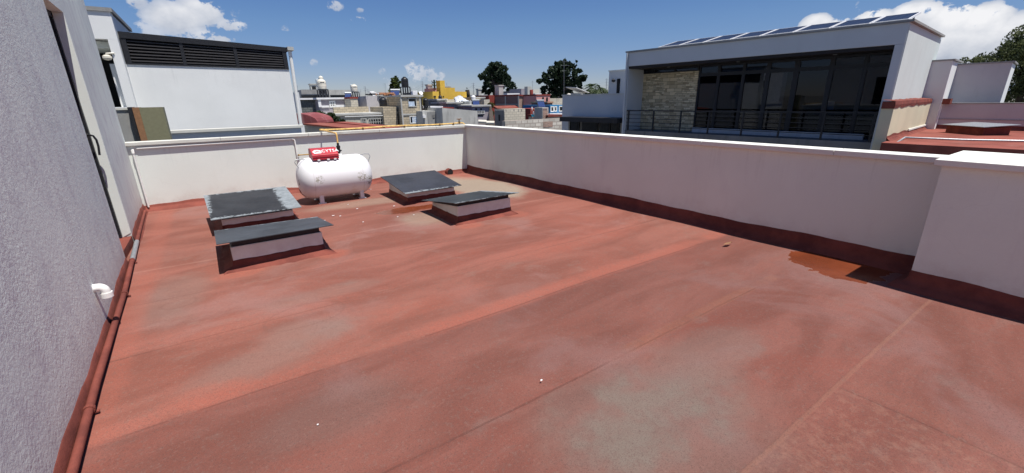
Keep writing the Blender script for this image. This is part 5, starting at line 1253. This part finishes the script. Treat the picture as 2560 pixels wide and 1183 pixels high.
# pink house with arched windows
t = house('pink house with two small arched windows', 1341, 1375, 239.5, 58, 'pink', dy=6, slab=.06, slabmat='red')
fx, fy = FACE[t.name][:2]
for a_, b_ in ((1355, 1359.5), (1365, 1369.5)):
    p0, p1 = at(a_, 250, y=fy), at(b_, 250, y=fy); zt, zb2 = at(a_, 243, y=fy).z, at(a_, 254, y=fy).z; r0 = (p1.x-p0.x)/2; c_ = (p0.x+p1.x)/2
    pr = [(p0.x, fy-.05, zb2), (p1.x, fy-.05, zb2)]+[(c_+r0*math.cos(R_(k*20)), fy-.05, zt-r0+r0*math.sin(R_(k*20))) for k in range(10)]
    f = MB().prism(pr, (0, .045, 0)).build('window', MT['glass_house'], t); MB().box((p0.x-.1, fy-.2, zb2-.15), (p1.x+.1, fy-.01, zb2-.01)).build('sill', MT['brick'], f)
t = house('dark red rooftop block right of the pink house', 1369, 1381, 258, 50, 'red', dy=3, slab=.08, slabmat='orange')
t = house('shaded red patio wall behind the brick column', 1326, 1372, 272, 47, 'red', dy=3)
# outbuilding
t = house('pale block outbuilding with side darkened as shade and red roof sheet', 1261, 1313, 273, 38, 'block_pale', xlp=1236)
fx0, fy0, fx1, fy1, fz = FACE[t.name]
MB().hexa([(fx0-.1, fy0+1.0, fz+.02), (fx1, fy0+1.0, fz+.02), (fx1, fy1, fz+.2), (fx0-.1, fy1, fz+.2), (fx0-.1, fy0+1.0, fz+.08), (fx1, fy0+1.0, fz+.08), (fx1, fy1, fz+.26), (fx0-.1, fy1, fz+.26)]).build('roof_sheet', MT['roofred'], t)
slabpart(t, 'shade_toned_render', 'conc_dark', 1237, 1259, 277, 316, .01, .03, 'W'); slabpart(t, 'chimney_slot', 'dark', 1246, 1250, 287, 303, .031, .04, 'W')  # dark sheet paints the side face as if in shade
for px in (1284, 1295, 1303, 1264): slabpart(t, 'water_stain', 'conc_dark', px, px+1.6, 273, 278+px % 3, .003, .008)
t = house('brick column frame beside the orange awning', 1356, 1371, 269, 40, 'conc_light', dy=1.2, name='brick_column', cat='wall'); slabpart(t, 'brick_infill', 'brick', 1357.5, 1369, 276, 303, .01, .04); slabpart(t, 'brick_cap', 'brick', 1357.5, 1369, 271, 274, .01, .04)
t = house('whitewashed rubble wall along the alley', 1263, 1407, 303, 36, 'rubble', dy=.5, cat='wall', name='rubble_wall'); slabpart(t, 'pink_patch', 'brick', 1358, 1382, 304, 318, .005, .02)
t = house('low beige wall right of the brick column', 1371, 1408, 293, 40, 'block_pale', dy=3, cat='wall', name='low_wall', slab=.1, slabmat='redcoat')
t = house('beige wall with dark stains above the blue house', 1374, 1410, 246, 62, 'block_pale', dy=4)
t = house('blue house with white framed windows', 1375, 1409, 263, 48, 'blue', dy=5); win(t, 1376, 1384, 266, 280, nv=0, fw=.1); win(t, 1385, 1392, 266, 279, nv=0, fw=.1); win(t, 1397, 1410, 265, 279, nv=0, fw=.1); slabpart(t, 'white_ledge', 'white_flat', 1375, 1409, 283.5, 289, .05, .5)
t = house('white sheet roofed shed beside the palms', 1441, 1462, 233, 84, 'conc_light', xlp=1425); fx0, fy0, fx1, fy1, fz = FACE[t.name]
MB().hexa([(fx0-.6, fy0-.6, fz+.9), (fx1+.6, fy0-.6, fz-.0), (fx1+.6, fy1+.6, fz+.1), (fx0-.6, fy1+.6, fz+1.1), (fx0-.6, fy0-.6, fz+1.0), (fx1+.6, fy0-.6, fz+.1), (fx1+.6, fy1+.6, fz+.2), (fx0-.6, fy1+.6, fz+1.2)]).build('roof_sheet', MT['white_flat'], t)
for px, r0, lab in ((1422, .17, 'larger cream dome on the flat roof by the palms'), (1454, .10, 'smaller cream dome on the flat roof near the palms')):
    tag(MB().lathe([(r0*1.1, 0), (r0*1.1, .1), (r0, .12), (r0*.92, r0*.5), (r0*.6, r0*.85), (.02, r0)], at(px, 238.5, D=40), 'Z', 18).build('roof_dome', MT['tinaco'], smooth=True), lab, 'dome')
# generic far houses to close gaps under the horizon
rnd = random.Random(42); k = 0
fardesc = ['far grey flat roofed house', 'far cream flat roofed house', 'far white flat roofed house', 'far brown flat roofed house']
spots = [(745, 240, 120), (800, 241, 130), (860, 243, 125), (905, 243, 105), (935, 241, 110), (960, 240, 130), (1005, 241, 120), (1035, 240, 118), (1060, 238, 130), (1150, 240, 130), (1182, 241, 120), (1205, 238, 125), (1262, 240, 150), (1290, 238, 140), (1335, 238, 135), (1365, 240, 150), (1440, 241, 140), (1475, 240, 145), (1505, 240, 130)]
near = ['right of the louvred house', 'behind the cream tank', 'behind the terrace house', 'behind the smaller white tank', 'left of the conifer', 'behind the conifer', 'right of the black tank tower', 'right of the solar heaters', 'left of the grey column', 'beyond the long yellow wall', 'right of the cypress', 'left of the pointed tree', 'under the pointed tree', 'right of the pointed tree', 'beyond the boxy tower', 'left under the spreading tree', 'right under the spreading tree', 'behind the palms', 'left of the pale tower']
for (px, py, D), nr in zip(spots, near):
    i = rnd.randrange(4); house(fardesc[i]+' '+nr, px-14, px+14, py+rnd.uniform(-1, 1), D, ['concrete', 'block_pale', 'white_flat', 'mauve'][i], dy=8)

# --- water tanks
def tinaco(px0, px1, ytop, ybot, D, mat, label, group, legs=None, cage=False, lab=None):
    a, b = at(px0, (ytop+ybot)/2, D=D), at(px1, (ytop+ybot)/2, D=D); r = (b-a).length/2; c = (a+b)/2
    zt, zb = at((px0+px1)/2, ytop, D=D).z, at((px0+px1)/2, ybot, D=D).z; h = zt-zb
    zg = at((px0+px1)/2, legs, D=D).z if legs else zb
    t = thing('water_tank', (c.x, c.y, zg), label, 'water tank', group)
    prof = [(r*.97, zb), (r, zb+.05), (r, zb+h*.12), (r*.985, zb+h*.14), (r, zb+h*.16), (r, zb+h*.42), (r*.985, zb+h*.44), (r, zb+h*.46), (r, zb+h*.72), (r*.9, zb+h*.80), (r*.62, zb+h*.90), (r*.42, zb+h*.93), (r*.42, zb+h*.98), (r*.2, zt)]
    MB().lathe(prof, (c.x, c.y, 0), 'Z', 28).build('body', MT[mat], t, smooth=True)
    if legs:
        m = MB(); m.box((c.x-r*1.1, c.y-r*1.1, zb-.08), (c.x+r*1.1, c.y+r*1.1, zb-.002)); m.build('platform', MT['black'], t)
        for sx in (-1, -.35, .35, 1):
            for sy in (-1, 1): MB().box((c.x+sx*r-.045, c.y+sy*r-.045, zg), (c.x+sx*r+.045, c.y+sy*r+.045, zb-.081)).build('leg', MT['black'], t)
    if cage:
        m = MB(); 
        for s_ in (-1,): m.tube([(c.x-r*1.35, c.y-r, zb-.08), (c.x-r*1.35, c.y-r, zt-.1), (c.x-r*.9, c.y-r, zt-.1)], .035, 6)
        m.build('ladder_rail', MT['galv'], t)
    if lab:
        vs = []; 
        for i in range(5):
            a_ = math.atan2(-FH.y, -FH.x)+R_(8+i*13); vs += [(c.x+(r+.012)*math.cos(a_), c.y+(r+.012)*math.sin(a_), zb+h*.6), (c.x+(r+.012)*math.cos(a_), c.y+(r+.012)*math.sin(a_), zb+h*.66)]
        MB().add(vs, [(2*i, 2*i+2, 2*i+3, 2*i+1) for i in range(4)]).build('dark_marking', MT['black'], t)
    return t
gt = 'rooftop water tanks in the town'
tinaco(793.5, 814.5, 196.5, 223.5, 46, 'tinaco', 'large cream water tank on tall black stand', gt, 247, True, True)
tinaco(797, 808, 189.5, 206, 60, 'tinaco', 'cream tank top peeking over the large cream tank', gt, 235)
tinaco(877.5, 893.5, 210.5, 229.5, 56, 'tinaco', 'smaller cream water tank on short stand', gt, 243, True, True)
tinaco(1003, 1020.5, 192, 217, 48, 'plastic_black', 'black water tank raised on thin tall legs', gt, 241, False)
tinaco(948, 967, 243, 266.5, 43.5, 'plastic_black', 'squat black water tank between pale walls', gt)
tinaco(1057.5, 1071, 245, 264, 44, 'plastic_black', 'black water tank on short frame beside block house', gt, 274)
tinaco(1178, 1189, 238, 252.5, 60, 'whitepaint', 'white water tank beside the crumpled tarpaulin', gt)
tinaco(1096, 1105, 238, 251, 56, 'plastic_black', 'small black tank at the foot of the yellow tower', gt)
# solar water heaters
def heater(px, py, D, label, w=2.0):
    w *= .5
    p = at(px, py, D=D); t = thing('solar_heater', p, label, 'solar heater', 'solar water heaters on town roofs')
    MB().hexa([p+Vector(v) for v in ((-w*.9, -.5, 0), (w*.1, -.5, 0), (w*.6, .3, 0.5), (-w*.4, .3, .5), (-w*.9, -.5, .06), (w*.1, -.5, .06), (w*.6, .3, .56), (-w*.4, .3, .56))]).build('collector', MT['blue_metal'], t)
    MB().tube([p+Vector((-w*.45, .4, .62)), p+Vector((w*.65, .4, .62))], .14, 12).build('cylinder', MT['galv'], t, smooth=True)
    for x_ in (-w*.25, w*.45): MB().box(p+Vector((x_-.02, .33, -.2)), p+Vector((x_+.02, .4, .5))).build('stand', MT['galv'], t)
heater(990, 240, 50, 'blue solar heater left of the raised black tank'); heater(1192, 265, 53, 'blue solar heater on the grey flat roof', 1.8); heater(1354, 268, 46, 'blue solar heater by the pink house', 1.7); heater(872, 247, 52, 'blue solar heater below the smaller cream tank', 1.3)
# tarpaulin: crumpled sheet over a frame
p = at(1158, 262, D=57); rnd = random.Random(8); vs = []; fs = []; nx, ny = 26, 12
for j in range(ny+1):
    for i in range(nx+1):
        u, v = i/nx, j/ny; vs.append((p.x-1.0+2.3*u+rnd.uniform(-.04, .04), p.y+2*v-v, p.z-.1+1.15*math.sin(math.pi*min(1, v*.8+.15))*(.75+.3*math.sin(u*5))+rnd.uniform(-.12, .12)))
for j in range(ny):
    for i in range(nx): fs.append((j*(nx+1)+i, j*(nx+1)+i+1, (j+1)*(nx+1)+i+1, (j+1)*(nx+1)+i))
o = MB().add(vs, fs).build('tarpaulin', MT['tarp']); md = o.modifiers.new('s', 'SOLIDIFY'); md.thickness = .01
tag(o, 'crumpled white and bluish tarpaulin heaped on a roof', 'tarpaulin')
# red roof clutter on the blank house and orange awning
for i, (px, py, w_, h_, mt, lab) in enumerate(((927, 240, .8, .18, 'black', 'black bundle on the pale blue grey roof'), (942, 239, 1.0, .35, 'white_flat', 'white plastic heap on the pale blue grey roof'), (957, 240, 1.3, .3, 'orange', 'orange tile pile right of the white heap'), (972, 240, 1.0, .3, 'orange', 'orange tile pile left of the blue collector'))):
    p = at(px, py+1, D=47); rr = random.Random(i); m = MB()
    for k in range(9):
        c = p+Vector((rr.uniform(-w_/2, w_/2), rr.uniform(-.4, .4), rr.uniform(0, h_))); s_ = rr.uniform(.1, .22)
        m.hexa([c+Vector((rr.uniform(-.04, .04)+a_*s_*1.5, b_*s_, z_)) for z_ in (0, s_*.7) for a_, b_ in ((-1, -1), (1, -1), (1, 1), (-1, 1))])
    tag(m.build('roof_clutter', MT[mt]), lab, 'clutter')
p0, p1 = at(1339, 281, D=41), at(1354, 281, D=41); up_ = at(1345, 273, D=41).z-p0.z
tag(MB().hexa([p0, p1, p1+Vector((0, .8, up_)), p0+Vector((.35, .8, up_)), p0+Vector((0, 0, .06)), p1+Vector((0, 0, .06)), p1+Vector((0, .8, up_+.06)), p0+Vector((.35, .8, up_+.06))]).build('awning', MT['orange']), 'orange brown awning left of the brick column', 'awning')
# laundry & ladder by red door
lt = thing('laundry', at(1332, 300, D=39), 'turquoise and white clothes hanging beside the red door', 'laundry')
def cloth(px0, px1, py0, py1, mat, seed):
    a, b, c = at(px0, py0, D=39), at(px1, py0, D=39), at(px0, py1, D=39); rr = random.Random(seed); vs = []; fs = []; n = 5
    for j in range(n+1):
        for i in range(n+1): vs.append(lerp(a, b, i/n)+(c-a)*(j/n)+FH*(.06*math.sin(i*2+seed)+rr.uniform(-.02, .02))+Vector((rr.uniform(-.03, .03), 0, 0)))
    for j in range(n):
        for i in range(n): fs.append((j*(n+1)+i, j*(n+1)+i+1, (j+1)*(n+1)+i+1, (j+1)*(n+1)+i))
    o = MB().add(vs, fs).build('cloth', MT[mat], lt); md = o.modifiers.new('s', 'SOLIDIFY'); md.thickness = .02
cloth(1328.5, 1335, 286, 292, 'turq', 1); cloth(1332, 1335, 279, 285, 'white_flat', 2); cloth(1331, 1333, 292, 299, 'pink', 3); cloth(1329, 1331, 268, 276, 'white_flat', 4)
# white pipes in the alley
tag(MB().tube([at(1196, 304, D=38), at(1215, 305, D=38), at(1217, 307, D=38), at(1236, 307.5, D=38)], .16, 8).build('alley_pipe', MT['tinaco'], smooth=True), 'fat cream pipe lying behind the corner of the parapet', 'pipe')
# masts and wires
def mast(px, ytop, ybase, D, label, kind='pylon'):
    b = at(px, ybase, D=D); tp = at(px, ytop, D=D); H = tp.z-b.z; t = thing('pylon' if kind == 'pylon' else 'antenna', b, label, 'pylon' if kind == 'pylon' else 'antenna', 'distant masts')
    m = MB(); r = .02*H if kind == 'pylon' else .006*H; w = D*.00028
    rt = Vector((FH.y, -FH.x, 0))
    if kind == 'pylon':
        for s_ in (-1, 1): m.tube([b+rt*s_*r*1.6, tp], w, 4)
        for k in range(7): z = k/7; m.tube([b+rt*r*1.6*(1-z)+Vector((0, 0, H*z)), b-rt*r*1.6*(1-z-1/7)+Vector((0, 0, H*(z+1/7)))], w*.7, 4)
        for z in (.62, .78, .93): m.tube([b+rt*H*.13+Vector((0, 0, H*z)), b-rt*H*.13+Vector((0, 0, H*z))], w, 4)
    else:
        m.tube([b, tp], w, 4)
        for z, q in ((.95, .08), (.85, .12), (.7, .06)): m.tube([b+rt*H*q+Vector((0, 0, H*z)), b-rt*H*q+Vector((0, 0, H*z))], w*.8, 4)
    m.build('lattice' if kind == 'pylon' else 'mast', MT['galv'], t)
mast(1057, 203, 236, 220, 'steel pylon left of the yellow tower'); mast(1184, 207, 240, 240, 'steel pylon right of the cypress'); mast(914, 216, 242, 260, 'small steel pylon right of the smaller cream tank')
mast(1516, 196, 240, 200, 'steel pylon beside the pale tower'); mast(963, 208, 240, 210, 'thin antenna left of the conifer', 'a'); mast(1331.5, 202, 238, 120, 'tall antenna behind the boxy tower', 'a'); mast(1028, 220, 240, 80, 'short antenna right of the raised black tank', 'a')
mast(902, 223, 266, 46, 'bare pole left of the lilac house', 'a'); mast(920, 223, 241, 46, 'bare pole on the blank house', 'a'); mast(1410, 150, 240, 62, 'very tall thin antenna before the spreading tree', 'a'); mast(744, 214, 226, 90, 'small antenna over the long concrete building', 'a'); mast(1298, 221, 238, 95, 'thin antenna above the white parapet strip', 'a'); mast(1117, 208, 219, 66, 'thin antenna on the yellow bay', 'a')
for i, (a, b, c) in enumerate((((914, 222), (1057, 210), .9), ((1057, 210), (1184, 214), .9), ((914, 227), (1057, 216), .9), ((1184, 214), (1516, 205), .9), ((1184, 219), (1330, 226), .9))):
    A, B = at(*a, D=230), at(*b, D=225); pts = [lerp(A, B, k/14)-Vector((0, 0, 4*3.5*(k/14)*(1-k/14))) for k in range(15)]
    tag(MB().tube(pts, .03, 4).build('power_line', MT['galv']), ['upper power line from small pylon to the middle pylon', 'power line from middle pylon past the yellow tower', 'lower power line from small pylon to middle pylon', 'long power line behind both dark trees', 'lower power line behind the pointed tree'][i], 'power line', 'power lines over the town')
# dark leafless stump plant on the pink block
c = at(1086.5, 220.5, D=64); t = thing('cactus', c, 'dark branching cactus standing on the pink block', 'plant'); m = MB()
m.tube([c, c+Vector((0, 0, 1.1))], .13, 8)
for s_, z in ((-1, .35), (1, .3), (-1, .7), (1, .75)): m.tube([c+Vector((0, 0, z)), c+Vector((s_*.3, 0, z+.06)), c+Vector((s_*.36, 0, z+.3))], .06, 6)
m.build('stem', MT['leaf_dark'], t, smooth=True)
# satellite dish and white box
c = at(1052, 233, D=60); t = thing('satellite_dish', c-Vector((0, 0, .6)), 'white satellite dish left of the grey column', 'satellite dish')
MB(T=lambda p: c+Matrix.Rotation(R_(60), 3, 'X')@Vector(p)).lathe([(.002, 0), (.14, .015), (.27, .07), (.27, .085), (.14, .03), (.002, .03)], (0, 0, 0), 'Z', 20).build('dish', MT['whitepaint'], t, smooth=True)
MB().tube([c-Vector((0, 0, .8)), c], .03, 6).build('mast', MT['galv'], t)
p = at(1036, 240, D=58); tag(MB().box(p-Vector((.32, .3, 0)), p+Vector((.32, .3, .62))).build('rooftop_box', MT['white_flat'], bevel=.03), 'white box on the roof right of black tank tower', 'box')
